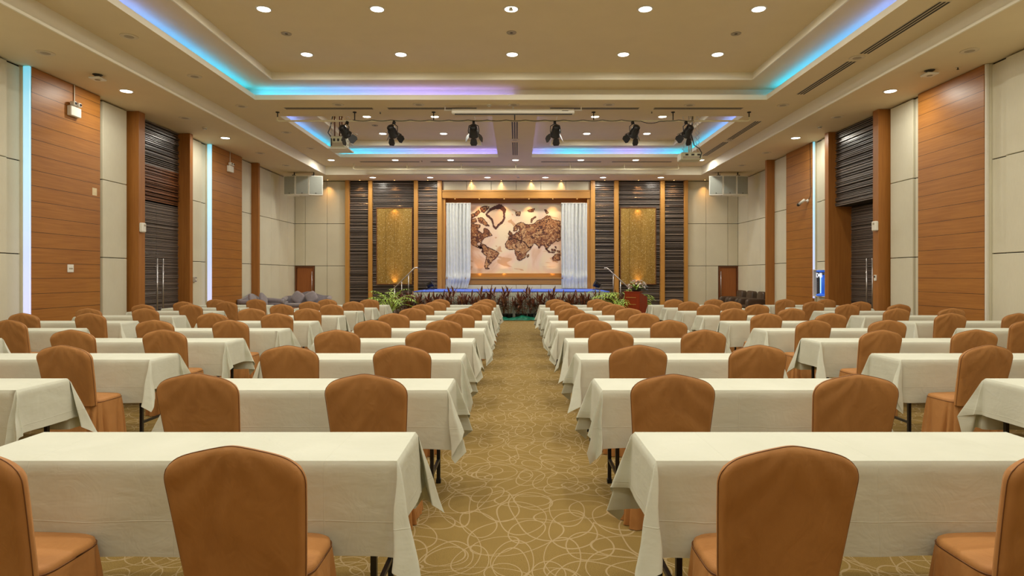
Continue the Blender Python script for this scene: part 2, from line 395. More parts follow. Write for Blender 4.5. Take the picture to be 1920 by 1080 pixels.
def wall_side(side):
    n = 1 if side == 'left' else -1
    if side == 'left':
        X, XW, XE = -9.28, -9.15, -9.28
        P = dict(w=[(11.57, 13.47), (18.43, 20.42)], portal=(14.6, 14.95, 17.0, 17.16), fin=21.45, end=-9.25)
        cols = dict(a=(10.95, 11.17), b=(13.75,), c=(18.05,), d=(23.1, 23.9, 24.75))
    else:
        X, XW, XE = 8.78, 8.72, 9.2
        P = dict(w=[(11.45, 13.33), (18.10, 19.85)], portal=(14.42, 14.75, 16.85, 17.05), fin=20.9, end=9.2)
        cols = dict(a=(11.02,), b=(13.6,), c=(17.68,), d=(22.1, 23.2, 24.4))
    bk = MB()                                       # plain wall behind
    xb = X-n*.08
    p = P['portal']
    bk.box(min(xb, xb-n*.3), max(xb, xb-n*.3), -5.2, p[0]+.05, 0, Z0+.3, 1)
    bk.box(min(xb, xb-n*.3), max(xb, xb-n*.3), p[3]-.05, P['fin']+.1, 0, Z0+.3, 1)
    xe = P['end']-n*.08
    bk.box(min(xe, xe-n*.3), max(xe, xe-n*.3), P['fin']-.1, 26.4, 0, Z0+.3, 1)
    xd = X-n*.6
    bk.box(min(xd, xd-n*.2), max(xd, xd-n*.2), p[0]-.2, p[3]+.2, 0, Z0+.3, 1)
    w = P['w']; pan = []
    panels_x(bk, X, n, -4.9, w[0][0]-.045, cols=(1.0, 4.5, 8.0)+tuple(cols['a'][-1:]), inset=(4,))
    panels_x(bk, X, n, w[0][1], p[0], cols=cols['b'], inset=(0,))
    panels_x(bk, X, n, p[3], w[1][0]-.045, cols=cols['c'], inset=(1,))
    panels_x(bk, X, n, w[1][1], P['fin'])
    panels_x(bk, P['end'], n, P['fin']+.1, 25.5, cols=cols['d'])
    wl = bk.build('wall_'+side, [M['fabric'], M['dark_gap']])
    tag(wl, 'beige fabric panelled wall with wood panels on the %s side of the hall' % side, 'wall', kind='structure')
    for k, (ya, yb) in enumerate(w):
        m = MB(); m.box(min(XW, X-n*.05), max(XW, X-n*.05), ya, yb, .12, Z0-.012); m.build('wood_panel', M['wood_panel'], wl)
        m = MB(); m.box(min(XW-n*.03, X-n*.05), max(XW-n*.03, X-n*.05), ya+.002, yb-.01, 0, .12); m.build('plinth', M['wood_frame'], wl)
        # lit edge facing back down the room
        lit = not (side == 'right' and k == 0)
        m = MB(); zb = .12 if side == 'left' else .86
        m.box(min(XW-n*.012, X+n*.004), max(XW-n*.012, X+n*.004), ya-.045, ya-.003, .12 if not lit else zb, Z0-.01)
        m.build('light_strip' if lit else 'unlit_strip', M['led_tube'] if lit else M['white_paint'], wl)
    for (ya, yb) in w:
        m = MB(); m.box(min(X, X-n*.1), max(X, X-n*.1), ya-.05, ya-.002, 0, Z0-.01); m.build('strip_backing', M['fabric'], wl)
    # portal: two jambs + slatted wall above the doors
    xj = X+n*.22
    for (ya, yb) in ((p[0]+.10, p[1]), (p[2], p[3])):
        m = MB(); m.bbox(min(xj, xd), max(xj, xd), ya, yb, 0, Z0-.004, .006); m.build('pilaster', M['wood_frame'], wl)
    f = P['fin']
    xf = (X if side == 'left' else 8.76)+n*.24
    m = MB(); m.bbox(min(xf, xe), max(xf, xe), f, f+.14, 0, Z0-.004, .006); m.build('pilaster', M['wood_frame'], wl)
    # slats
    rs = random.Random(3 if side == 'left' else 4)
    def slats(mb, Xp, z0, z1, mi):
        z = z0
        while z < z1-.02:
            h = rs.choice((.022, .03, .042, .055)); d = rs.choice((.012, .025, .04, .05))
            mb.slat(p[1]-.02, p[2]+.02, Xp, d, z, min(z+h, z1), 'y', n, mi); z += h+rs.choice((.010, .018, .024))
    Xp = X-n*.12
    m = MB()
    if side == 'left':
        m.box(min(Xp, Xp-n*.1), max(Xp, Xp-n*.1), p[1]-.02, p[2]+.02, 3.4, Z0-.01, 1)
        slats(m, Xp, 3.45, 4.35, 2); slats(m, Xp, 4.35, Z0-.02, 0)
        m.build('slatted_panel', [M['slat'], M['dark_gap'], M['slat_brown']], wl)
    else:
        Xu = X-n*.01
        m.box(min(Xu, Xp-n*.3), max(Xu, Xp-n*.3), p[1]-.02, p[2]+.02, 3.42, Z0-.01, 1)
        slats(m, Xu, 3.42, Z0-.02, 0)
        m.build('slatted_panel', [M['slat'], M['dark_gap']], wl)
        Xp = X-n*.42
    # double door in the portal
    dr = empty('door_1' if side == 'left' else 'door_2', (Xp, (p[1]+p[2])/2, 0), kind='structure')
    tag(dr, 'tall dark slatted double door with long steel pull handles in the %s wall' % side, 'door')
    ym = (p[1]+p[2])/2; top = 3.44 if side == 'left' else 3.41
    for (ya, yb, hy) in ((p[1]-.02, ym-.004, ym-.13), (ym+.004, p[2]+.02, ym+.13)):
        m = MB(); m.box(min(0, -n*.06), max(0, -n*.06), ya-ym, yb-ym, .01, top, 1)
        z = .02; rs2 = random.Random(9)
        while z < top-.03:
            h = rs2.choice((.022, .03, .042, .055)); d = rs2.choice((.008, .014, .024))
            m.slat(ya-ym, yb-ym, 0, d, z, min(z+h, top), 'y', n, 0); z += h+rs2.choice((.008, .014))
        leaf = m.build('door_leaf', [M['slat'], M['dark_gap']], dr)
        m = MB(); hx = n*.11
        m.tube([(hx, hy-ym, .45), (hx, hy-ym, 1.97)], .019, 12)
        m.tube([(0, hy-ym, .65), (hx, hy-ym, .65)], .012, 8); m.tube([(0, hy-ym, 1.75), (hx, hy-ym, 1.75)], .012, 8)
        m.build('handle', M['steel'], leaf)
    return wl
wall_side('left'); wall_side('right')

# near wall behind the camera
m = MB(); m.box(-10.2, 10.2, -5.2, -5.0, 0, Z0+.3)
tag(m.build('wall_rear', M['fabric']), 'beige wall behind the seating rows', 'wall', kind='structure')

# ------------------------------------------------------------------ stage wall
Q = 1150/YB
def bx(px): return (px-PX)/Q
def bz(py): return HC+(PY-py)/Q
wb = MB()
wb.box(-10.2, bx(829), YB+.08, YB+.3, 0, Z0+.3, 1); wb.box(bx(1107), 10.2, YB+.08, YB+.3, 0, Z0+.3, 1)
wb.box(bx(829)-.1, bx(1107)+.1, YB+.9, YB+1.0, 0, Z0+.3, 1)
def panels_y(mb, xs, zs, Y):
    for i in range(len(xs)-1):
        for k in range(len(zs)-1):
            mb.bbox(xs[i]+.006, xs[i+1]-.006, Y, Y+.07, zs[k]+.008, zs[k+1]-.008, .008)
panels_y(wb, [bx(590), bx(613), bx(649)], [0, 1.93], YB); panels_y(wb, [-9.28, bx(553), bx(572), bx(613), bx(649)], [1.93, 3.68, Z0-.02], YB)
panels_y(wb, [bx(1288), bx(1324), bx(1347)], [0, 1.93], YB); panels_y(wb, [bx(1288), bx(1324), bx(1365), bx(1384), 9.25], [1.93, 3.68, Z0-.02], YB)
panels_y(wb, [-9.28, bx(553)], [0, 1.93], YB); panels_y(wb, [bx(1384), 9.25], [0, 1.93], YB)
panels_y(wb, [bx(829), bx(875), bx(921), bx(968), bx(1014), bx(1061), bx(1107)], [bz(358), Z0-.02], YB)
wbk = wb.build('wall_stage', [M['fabric'], M['dark_gap']])
tag(wbk, 'stage end wall with beige panels, wood uprights and dark slatted bays', 'wall', kind='structure')
for (a0, a1) in ((649,656),(692,699),(777,784),(821,829),(1107,1115),(1151,1159),(1237,1245),(1282,1288)):
    m = MB(); m.bbox(bx(a0), bx(a1), YB-.16, YB+.1, 0, Z0-.004, .006); m.build('upright', M['wood_gold'], wbk)
rs = random.Random(5)
for (a0, a1) in ((656,692),(699,777),(784,821),(1115,1151),(1159,1237),(1245,1282)):
    m = MB(); m.box(bx(a0), bx(a1), YB+.05, YB+.12, 0, Z0-.004, 1); z = .02
    while z < Z0-.06:
        h = rs.choice((.028, .04, .055, .075)); d = rs.choice((.01, .03, .05, .07))
        m.slat(bx(a0), bx(a1), YB+.05, d, z, z+h, 'x', -1); z += h+rs.choice((.015, .025, .035))
    m.build('slatted_panel', [M['slat'], M['dark_gap']], wbk)
# wood header and proscenium
m = MB()
m.box(bx(829), bx(1107), YB-.10, YB+.12, bz(372), bz(358)); m.build('header', M['wood_gold_x'], wbk)
m = MB(); m.box(bx(829), bx(1107), YB-.12, YB-.02, bz(360), bz(357)); m.build('cornice', M['wood_gold_x'], wbk)
YR = YB+.45
def rx(px, Y=YR): return (px-PX)*Y/F
def rzz(py, Y=YR): return HC+(PY-py)*Y/F
m = MB(); m.box(bx(829), bx(835), YB-.02, YR+.3, .9, bz(372)); m.build('jamb', M['wood_gold'], wbk)
m = MB(); m.box(bx(1101), bx(1107), YB-.02, YR+.3, .9, bz(372)); m.build('jamb', M['wood_gold'], wbk)
m = MB(); m.box(bx(835), bx(1101), YR+.06, YR+.12, .9, bz(370)); m.build('recess_back', M['wood_gold_x'], wbk)
m = MB(); m.box(bx(835), bx(1101), YB, YR+.06, bz(371.5), bz(368)); m.build('soffit', M['wood_frame'], wbk)
lo = MB()
lo.box(bx(835), bx(1101), YB+.02, YR+.06, bz(533.5), bz(522.5)); lo.box(bx(835), bx(1101), YB-.03, YB+.05, bz(523), bz(519.5)); lo.box(bx(835), bx(1101), YR-.1, YR+.06, bz(522.5), bz(512.5))
lo.build('ledge', M['wood_gold_x'], wbk)
pb = MB(); panels_y(pb, [bx(829), bx(875), bx(921), bx(968), bx(1014), bx(1061), bx(1107)], [.3, bz(534)], YB+.02); pb.build('dado_panel', M['fabric'], wbk)
for (a0, a1, sx) in ((707, 772, 'left'), (1164, 1229, 'right')):
    X0, X1 = (a0-PX)*(YB-.1)/F, (a1-PX)*(YB-.1)/F; XM = (X0+X1)/2
    r = empty('mosaic_panel', (XM, YB-.1, 2.75), label='tall gold mosaic panel in the dark slatted bay %s of the stage' % sx, cat='wall panel', group='gold mosaic panels')
    m = MB(); hh = 1.565; n_ = 4
    for i in range(n_):
        xa = -(X1-X0)/2+(X1-X0)*i/n_
        m.box(xa, xa+(X1-X0)/n_-.004, -.006*(i % 2), .03, -hh, hh)
    m.build('mosaic_face', M['mosaic'], r)
    m = MB(); W2 = (X1-X0)/2; 
    for q in ((-W2-.03, -W2, -hh-.03, hh+.03), (W2, W2+.03, -hh-.03, hh+.03), (-W2, W2, hh, hh+.03), (-W2, W2, -hh-.03, -hh)):
        m.box(q[0], q[1], -.02, .04, q[2], q[3])
    m.build('frame', M['slat_brown'], r)
# doors in the stage wall
for i, (a0, a1, hx, sx) in enumerate(((553.5, 589.5, 585.5, 'left'), (1347.5, 1383.5, 1351, 'right'))):
    r = empty('door_%d' % (i+3), (bx((a0+a1)/2), YB, 0), kind='structure', label='small reddish wood door with steel bar handle %s of the stage wall' % sx, cat='door')
    c = bx((a0+a1)/2)
    m = MB(); m.bbox(bx(a0)+.06-c, bx(a1)-.06-c, .03, .07, .01, 1.86, .004); lf = m.build('door_leaf', M['door_wood'], r)
    m = MB(); m.box(bx(a0)-c, bx(a0)+.05-c, -.02, .08, 0, 1.915); m.box(bx(a1)-.05-c, bx(a1)-c, -.02, .08, 0, 1.915); m.box(bx(a0)+.05-c, bx(a1)-.05-c, -.02, .08, 1.865, 1.915)
    m.build('door_frame', M['slat_brown'], r)
    m = MB(); h = bx(hx)-c; m.tube([(h, -.05, .5), (h, -.05, 1.7)], .014, 8); m.tube([(h, .03, .7), (h, -.05, .7)], .008, 6); m.tube([(h, .03, 1.5), (h, -.05, 1.5)], .008, 6)
    m.build('handle', M['steel'], lf)

# world map
def mp_pt(u, v): # crop pixel -> wall
    px, py = 820+u/5.837, 365+v/5.837
    return (px-PX)*(YR)/F, HC+(PY-py)*YR/F
mm = MB()
x0, z1 = mp_pt(330, 95); x1, z0 = mp_pt(1390, 862)
mm.box(x0, x1, YR, YR+.05, z0, z1, 0)
def land(poly, mi=1, off=.004, outline=True, jag=2):
    rr = random.Random(len(poly)*7+int(poly[0][0])); pts = []
    for i, (u, v) in enumerate(poly):
        u2, v2 = poly[(i+1) % len(poly)]
        L = math.hypot(u2-u, v2-v); k = max(1, int(L/8))
        for j in range(k):
            t = j/k; w = jag*(2.2 if j else 1)
            pts.append((u+(u2-u)*t+rr.uniform(-w, w), v+(v2-v)*t+rr.uniform(-w, w)))
    P = [mp_pt(*q) for q in pts]
    import mathutils.geometry as mg
    tris = mg.tessellate_polygon([[Vector((q[0], q[1], 0)) for q in P]])
    mm.add([(q[0], YR-off, q[1]) for q in P], [tuple(t) for t in tris], mi)
    if outline:
        n_ = len(P)
        for i in range(n_):
            p, q = Vector(P[i]), Vector(P[(i+1) % n_]); d = q-p
            if d.length < 1e-5: continue
            nn = Vector((-d.y, d.x)).normalized()*.014*rr.uniform(.5, 1.5)
            y = YR-off-.002
            mm.quad((p.x-nn.x, y, p.y-nn.y), (q.x-nn.x, y, q.y-nn.y), (q.x+nn.x, y, q.y+nn.y), (p.x+nn.x, y, p.y+nn.y), 2)
land([(530,215),(570,160),(620,130),(680,105),(720,125),(755,165),(740,200),(740,260),(715,310),(680,335),(640,380),(610,350),(600,300),(575,260),(545,240)], 2, .004)
land([(550,215),(585,180),(630,160),(685,160),(718,190),(722,250),(700,295),(665,320),(640,355),(620,330),(615,290),(590,250)], 3, .009, False)
land([(372,345),(372,318),(430,326),(470,330),(465,360),(442,375),(450,398),(490,425),(512,405),(508,375),(520,365),(540,375),(570,400),(600,445),(560,455),(520,470),(490,500),(482,530),(455,520),(430,535),(445,560),(490,570),(495,590),(440,578),(400,555),(372,540)])
land([(372,215),(400,205),(410,240),(372,262)]); land([(410,200),(450,165),(470,190),(440,230),(418,232)]); land([(470,150),(510,125),(570,130),(545,165),(510,200),(480,190)])
land([(372,270),(420,262),(430,300),(372,308)]); land([(440,255),(490,250),(540,300),(570,345),(545,345),(500,320),(460,300)])
land([(440,575),(480,535),(520,550),(560,580),(610,600),(672,635),(655,680),(610,720),(585,750),(560,770),(545,800),(570,812),(530,812),(515,780),(530,720),(540,670),(510,650),(485,620),(500,595)])
land([(832,400),(840,355),(880,315),(920,300),(965,325),(1000,328),(1060,318),(1090,285),(1150,265),(1200,230),(1240,240),(1255,272),(1345,290),(1345,490),(1310,480),(1290,510),(1240,545),(1215,580),(1190,590),(1165,550),(1140,555),(1115,590),(1098,552),(1060,530),(1040,562),(1000,580),(970,530),(940,510),(900,500),(850,476),(775,492),(785,455),(830,440),(870,410),(900,395),(895,370),(905,345),(880,360),(875,395),(848,400)])
land([(770,494),(850,482),(940,512),(975,545),(1000,582),(1035,570),(975,640),(960,690),(900,722),(872,700),(850,640),(846,600),(780,600),(745,570),(748,530)])
for q in ([(775,430),(790,395),(815,420),(822,450),(800,452)], [(855,190),(910,185),(905,230),(865,230)], [(985,172),(1065,152),(1050,188),(1005,190)], [(1020,300),(1030,265),(1075,235),(1080,247),(1045,272),(1032,304)],
          [(1170,165),(1190,165),(1218,200),(1195,210)], [(1180,590),(1200,595),(1235,628),(1285,630),(1280,640),(1220,632)], [(1245,595),(1290,600),(1300,620),(1250,615)], [(1285,565),(1302,570),(1300,595)], [(1310,610),(1342,618),(1342,632),(1312,626)],
          [(1255,690),(1290,655),(1342,650),(1342,720),(1270,722),(1260,704)], [(980,665),(1000,650),(1003,672),(985,690)], [(1300,500),(1345,480),(1345,500),(1310,515)]):
    land(q, jag=1)
mo = mm.build('world_map', [M['map_ground'], M['map_land'], M['map_outline'], M['map_pale']])
tag(mo, 'large antique style brown and cream world map mounted centrally behind the stage', 'map')

# curtains
def curtain(pl, pr, y0, ytie, y1, tpr, name, label):
    Yc = YB+.10
    c = (pl+pr)/2; rows = []
    n_ = 90
    for k, t in enumerate([i/26 for i in range(27)]):
        py = y0+(y1-y0)*t
        row = []
        for i in range(n_+1):
            s = i/n_
            ta = max(0, (py-ytie)/(y1-ytie)); R = pr+(tpr-pr)*ta if py > ytie else pr
            L = pl
            px = L+(R-L)*s
            amp = .045+.02*math.sin(9*s+2)
            tie = math.exp(-((py-ytie)/4)**2)
            dy = amp*math.sin(2*PI*8*s+1.2*math.sin(5*s)+.5*math.sin(3*t*2))
            dy -= tie*(.09+.14*noise.noise(Vector((s*9, t*30, pl))))
            z = HC+(PY-py)*Yc/F+tie*.03*math.sin(17*s)
            row.append(((px-PX)*Yc/F, Yc-.14+dy, z))
        rows.append(row)
    m = MB(); m.grid(rows)
    cx = (c-PX)*Yc/F
    root = empty('curtain', (cx, Yc, .99), label=label, cat='curtain', group='white stage curtains')
    for i, v in enumerate(m.v): m.v[i] = (v[0]-cx, v[1]-Yc, v[2]-.99)
    m.build('drape', M['curtain'], root)
    m = MB(); za = HC+(PY-y0)*Yc/F-.99
    m.tube([((pl-PX)*Yc/F-cx, -.14, za), ((pr-PX)*Yc/F-cx, -.14, za)], .02, 8); m.build('rail', M['white_paint'], root)
curtain(837, 883, 382, 520, 540.5, 877, 'curtain', 'white pleated curtain left of the world map, gathered low down')
curtain(1052, 1100, 382, 519, 540.5, 1100, 'curtain', 'white pleated curtain right of the world map, gathered low down')

# ------------------------------------------------------------------ stage
YS = 21.4; ZS = .975
r = empty('stage', (-.18, (YS+YB)/2, 0), label='low stage with blue carpet top and pleated pale skirt before the map', cat='stage')
m = MB(); m.box(-3.40, 3.40, YS-(YS+YB)/2, YB-.18-(YS+YB)/2, .1, ZS-.02); m.build('platform', M['leg_wood'], r)
m = MB(); m.box(-3.42, 3.42, YS-.02-(YS+YB)/2, YB-.17-(YS+YB)/2, ZS-.02, ZS); m.build('stage_top', M['blue_carpet'], r)
rows = []
for z in (ZS-.035, .6, .3, .015):
    row = []
    for i in range(700):
        s = i/699; x = -3.42+6.84*s
        row.append((x, YS-.04-(YS+YB)/2+.022*math.sin(2*PI*90*s)*(1 if z < .9 else .4), z))
    rows.append(row)
m = MB(); m.grid(rows); m.build('skirt', M['skirt'], r)

for sgn, side in ((-1, 'left'), (1, 'right')):
    # stairs
    xe = -.18+sgn*3.44
    st = empty('stage_steps', (xe, 24.3, 0), label='low timber steps up to the %s end of the stage' % side, cat='steps', group='stage steps')
    m = MB()
    for k in range(4):
        h = ZS-.195*(k+1)
        m.box(min(sgn*.27*k, sgn*.27*(k+1)), max(sgn*.27*k, sgn*.27*(k+1)), -.6, .55, 0, h)
    m.build('treads', M['slat'], st)
    hr = empty('handrail', (xe, 24.85, 0), label='brushed steel stair handrail at the %s end of the stage' % side, cat='handrail', group='steel handrails')
    if side == 'left':
        top = (778, 502); bot = (733, 546); curl = (783, 502); posts = (766, 753, 740)
    else:
        top = (1138, 502.5); bot = (1184, 544); curl = (1133.5, 502.5); posts = (1150, 1163.5, 1178)
    Yh = 24.85
    def hp(q): return Vector((X_at(q[0], Yh)-xe, 0, Z_at(q[1], Yh)))
    m = MB(); m.tube([hp(curl)+Vector((0, 0, -.03)), hp(curl), hp(top), hp(bot), hp(bot)-Vector((0, 0, .3))], .026, 10); m.build('rail', M['steel'], hr)
    for p in posts:
        t = (p-top[0])/(bot[0]-top[0]); z = hp((p, top[1]+(bot[1]-top[1])*t)).z; x = X_at(p, Yh)-xe
        m = MB(); m.tube([(x, 0, max(.0, z-1.0)), (x, 0, z)], .018, 8); m.tube([(x, 0, max(0, z-1.0)), (x, 0, max(0, z-1.0)+.01)], .05, 8); m.build('post', M['steel'], hr)

def stage_par(px, py, flip, side):
    Y = 23.6; x = X_at(px, Y)
    r = empty('floor_spotlight', (x, Y, ZS), flip*.5, label='small black floor spotlight on the stage floor at the %s' % side, cat='spotlight', group='floor spotlights')
    m = MB(); mt = Matrix.Translation((0, 0, .2)) @ Matrix.Rotation(flip*1.0, 4, 'Y') @ Matrix.Rotation(.5, 4, 'X')
    m.lathe([(.05, -.12), (.09, -.11), (.11, 0), (.13, .12), (.14, .13), (.125, .13), (.12, .11)], 16, mat=mt); m.build('lamp_body', M['black_metal'], r)
    m = MB(); m.lathe([(.118, .112), (.118, .118)], 16, mat=mt); m.build('lens', M['lens_glass'], r)
    m = MB(); m.tube([(-.15, 0, .2), (-.15, 0, .01), (.15, 0, .01), (.15, 0, .2)], .012, 6); m.box(-.17, .17, -.06, .06, 0, .02); m.build('yoke', M['black_metal'], r)
stage_par(806, 536, 1, 'left'); stage_par(1120, 536, -1, 'right')

# ------------------------------------------------------------------ downlights
lamp_data = {}
def light(loc, power, color, size=.2, spread=180, rot=(0, 0, 0), kind='disk'):
    key = (power, color, size, spread)
    if key not in lamp_data:
        L = bpy.data.lights.new('downlight_beam', 'AREA'); L.shape = 'DISK'; L.size = size
        L.energy = power; L.color = color; L.spread = math.radians(spread); lamp_data[key] = L
    o = bpy.data.objects.new('downlight_beam', lamp_data[key]); COL.objects.link(o); o.location = loc; o.rotation_euler = rot
    return o
ORD = ['zeroth','first','second','third','fourth','fifth','sixth','seventh','eighth','ninth','tenth','eleventh','twelfth','thirteenth','fourteenth','fifteenth','sixteenth','seventeenth','eighteenth','nineteenth','twentieth','twenty-first','twenty-second','twenty-third','twenty-fourth','twenty-fifth','twenty-sixth','twenty-seventh','twenty-eighth','twenty-ninth','thirtieth','thirty-first','thirty-second','thirty-third','thirty-fourth']
dl0 = empty('downlight', (0, 0, 0))
m = MB(); m.lathe([(.118, -.012), (.122, -.016), (.14, -.012), (.145, 0)], 24); m.build('trim_ring', M['white_paint'], dl0)
m = MB(); m.lathe([(.119, -.010), (.11, -.014)], 24); m.build('lens', M['lamp_lens'], dl0)
first = [True]
def downlight(x, y, z, label, group, power=K_DOWN):
    o = dl0 if first[0] else copy_tree(dl0); first[0] = False
    o.location = (x, y, z); tag(o, label, 'ceiling light', group)
    light((x, y, z-.02), power, C_DOWN)
COLS5 = ((-4.53, 'far left'), (-2.5, 'left of centre'), (-.1, 'centre'), (2.3, 'right of centre'), (4.33, 'far right'))
for k, Y in enumerate((13.23, 10.98, 8.73, 6.48, 4.23, 1.98, -.27)):
    for X, nm in COLS5:
        downlight(X, Y, Z4, 'round downlight in the big ceiling tray, %s row from the stage, %s' % (ORD[k+1], nm), 'downlights in the big ceiling tray')
for Y, rn in ((20.6, 'row nearer the stage'), (18.4, 'row nearer the seats')):
    for X, nm in ((-4.5, 'left tray, outer'), (-2.46, 'left tray, inner'), (2.35, 'right tray, inner'), (4.37, 'right tray, outer')):
        downlight(X, Y, Z4, 'round downlight in the small stage-side %s, %s' % (nm, rn), 'downlights in the two small trays')
for i, X in enumerate((-6.87, -4.5, -2.45, -.05, 2.37, 4.4, 6.81)):
    downlight(X, 22.7, Z2, 'round downlight between the small trays and the stage, %s from the left' % ORD[i+1], 'downlights before the stage')
for i, px in enumerate((699, 806.7, 914, 1022.7, 1130.7, 1239)):
    downlight(X_at(px, 24.6), 24.6, Z0, 'round downlight in the soffit over the stage, %s from the left' % ORD[i+1], 'downlights over the stage')
for X, sd in ((-8.34, 'left'), (7.98, 'right')):
    for i, Y in enumerate((17.55, 13.1, 8.7, 4.3, -.1)):
        downlight(X, Y, Z0, 'round downlight in the %s side soffit, %s from the stage' % (sd, ORD[i+1]), 'side soffit downlights')

# warm grazing spots, tiny recessed fittings with their own light
def warm_spot(x, y, z, label, group, up=False, power=4.0):
    r = empty('accent_spotlight', (x, y, z), label=label, cat='accent light', group=group)
    m = MB(); mt = Matrix.Rotation(PI if up else 0, 4, 'X')
    m.lathe([(.03, -.004), (.045, -.006), (.05, 0)], 12, mat=mt); m.build('trim_ring', M['slat_brown'], r)
    m = MB(); m.lathe([(.03, -.0045), (.02, -.007)], 12, mat=mt); m.build('bulb', M['warm_lens'], r)
    light((x, y, z+(.012 if up else -.012)), power, C_WARM, .05, 80, (PI if up else 0, 0, 0))
for i, px in enumerate((676, 741, 803)):
    warm_spot(bx(px), YB-.14, Z0-.001, 'tiny warm spot grazing the slats left of the map, %s from left' % ORD[i+1], 'warm spots over the left slats')
for i, px in enumerate((1133, 1196, 1262)):
    warm_spot(bx(px), YB-.14, Z0-.001, 'tiny warm spot grazing the slats right of the map, %s from left' % ORD[i+1], 'warm spots over the right slats')
for i, px in enumerate((884, 940, 996, 1052)):
    warm_spot(bx(px), YB-.06, Z0-.001, 'tiny warm spot above the beige panels over the map, %s from left' % ORD[i+1], 'warm spots above the map', power=2)
for i, px in enumerate((852, 898, 945, 992, 1037, 1083)):
    warm_spot(bx(px), YB+.22, bz(371.5), 'tiny warm spot in the proscenium soffit, %s from left' % ORD[i+1], 'warm spots in the proscenium', power=5)
for i, px in enumerate((899, 945, 1037)):
    warm_spot(bx(px), YB+.25, bz(522.5), 'tiny warm uplight on the ledge below the map, %s from left' % ORD[i+1], 'warm uplights on the ledge', True, 1.6)
for px, sd in ((617, 'left'), (1319, 'right')):
    warm_spot(bx(px), YB-.2, Z0-.001, 'tiny warm spot over the beige wall %s of the slatted bays' % sd, 'warm spots over the beige end wall')
for px, sd in ((741, 'left'), (1195, 'right')):
    warm_spot(bx(px), YB-.2, 1.10, 'tiny warm uplight at the foot of the %s gold panel' % sd, 'warm uplights below the gold panels', True, 3)
    light((bx(px), YB-.22, 4.35), 3, C_WARM, .05, 110)

# cove LED strips
def cove(pts, cols, label):
    m = MB(); cl = []
    P = [Vector(p) for p in pts]; tot = sum((P[i+1]-P[i]).length for i in range(len(P)-1)); acc = 0
    def cat(t):
        for (t0, c0), (t1, c1) in zip(cols, cols[1:]):
            if t <= t1: k = (t-t0)/max(1e-6, t1-t0); return tuple(p+(q-p)*k for p, q in zip(c0, c1))
        return cols[-1][1]
    for i in range(len(P)-1):
        d = P[i+1]-P[i]; n_ = max(2, int(d.length/.35)); 
        nn = Vector((-d.y, d.x, 0)).normalized()*.012
        for k in range(n_):
            a_, b_ = P[i]+d*(k/n_), P[i]+d*((k+1)/n_)
            for q, w_ in (((a_-nn, b_-nn, b_+nn, a_+nn), 0),):
                m.quad(*[v+Vector((0, 0, .008)) for v in q])
            cl.append(cat((acc+d.length*(k+.5)/n_)/tot))
        acc += d.length
    o = m.build('cove_light_strip', M['cove_led'])
    ca = o.data.color_attributes.new('led', 'FLOAT_COLOR', 'CORNER')
    for f_ in o.data.polygons:
        for li in f_.loop_indices: ca.data[li].color = (*cl[f_.index], 1)
    tag(o, label, 'light strip', 'coloured cove light strips')
VI = (.20, .20, 1.0); CY = (.0, .44, 1.0); BL = (.04, .27, 1.0); OFF = (.01, .01, .01)
ZC = ZL+.005
x0, x1, y0, y1 = TR[0]
cove([(x0-.2, y0, ZC), (x0-.2, y1, ZC)], [(0, VI), (.62, VI), (.80, BL), (1, CY)], 'blue violet light strip along the left edge of the big tray')
cove([(x1+.2, y0, ZC), (x1+.2, y1, ZC)], [(0, VI), (.62, VI), (.80, BL), (1, CY)], 'blue violet light strip along the right edge of the big tray')
cove([(x0, y1+.12, ZC), (x0+6.3, y1+.12, ZC)], [(0, CY), (.25, BL), (.6, VI), (1, (.10, .09, .4))], 'cyan to violet light strip on the stage edge of the big tray')
x0, x1, y0, y1 = TR[1]
cove([(x0-.2, y0, ZC), (x0-.2, y1, ZC)], [(0, VI), (.5, BL), (1, CY)], 'blue light strip along the outer edge of the small left tray')
cove([(x0, y1+.12, ZC), (x1, y1+.12, ZC)], [(0, CY), (.3, BL), (.6, VI), (1, VI)], 'cyan to violet light strip on the stage edge of the small left tray')
cove([(x1+.2, y0, ZC), (x1+.2, y1, ZC)], [(0, (.12, .14, .5)), (1, (.12, .12, .5))], 'faint violet light strip beside the centre beam in the small left tray')
x0, x1, y0, y1 = TR[2]
cove([(x1+.2, y0, ZC), (x1+.2, y1, ZC)], [(0, VI), (.5, BL), (1, CY)], 'blue light strip along the outer edge of the small right tray')
cove([(x0, y1+.12, ZC), (x1, y1+.12, ZC)], [(0, VI), (.16, BL), (.24, CY), (.4, BL), (.65, VI), (.85, BL), (1, CY)], 'cyan and violet light strip on the stage edge of the small right tray')
cove([(x0-.2, y0, ZC), (x0-.2, y1, ZC)], [(0, (.12, .14, .5)), (1, (.14, .14, .6))], 'faint violet light strip beside the centre beam in the small right tray')
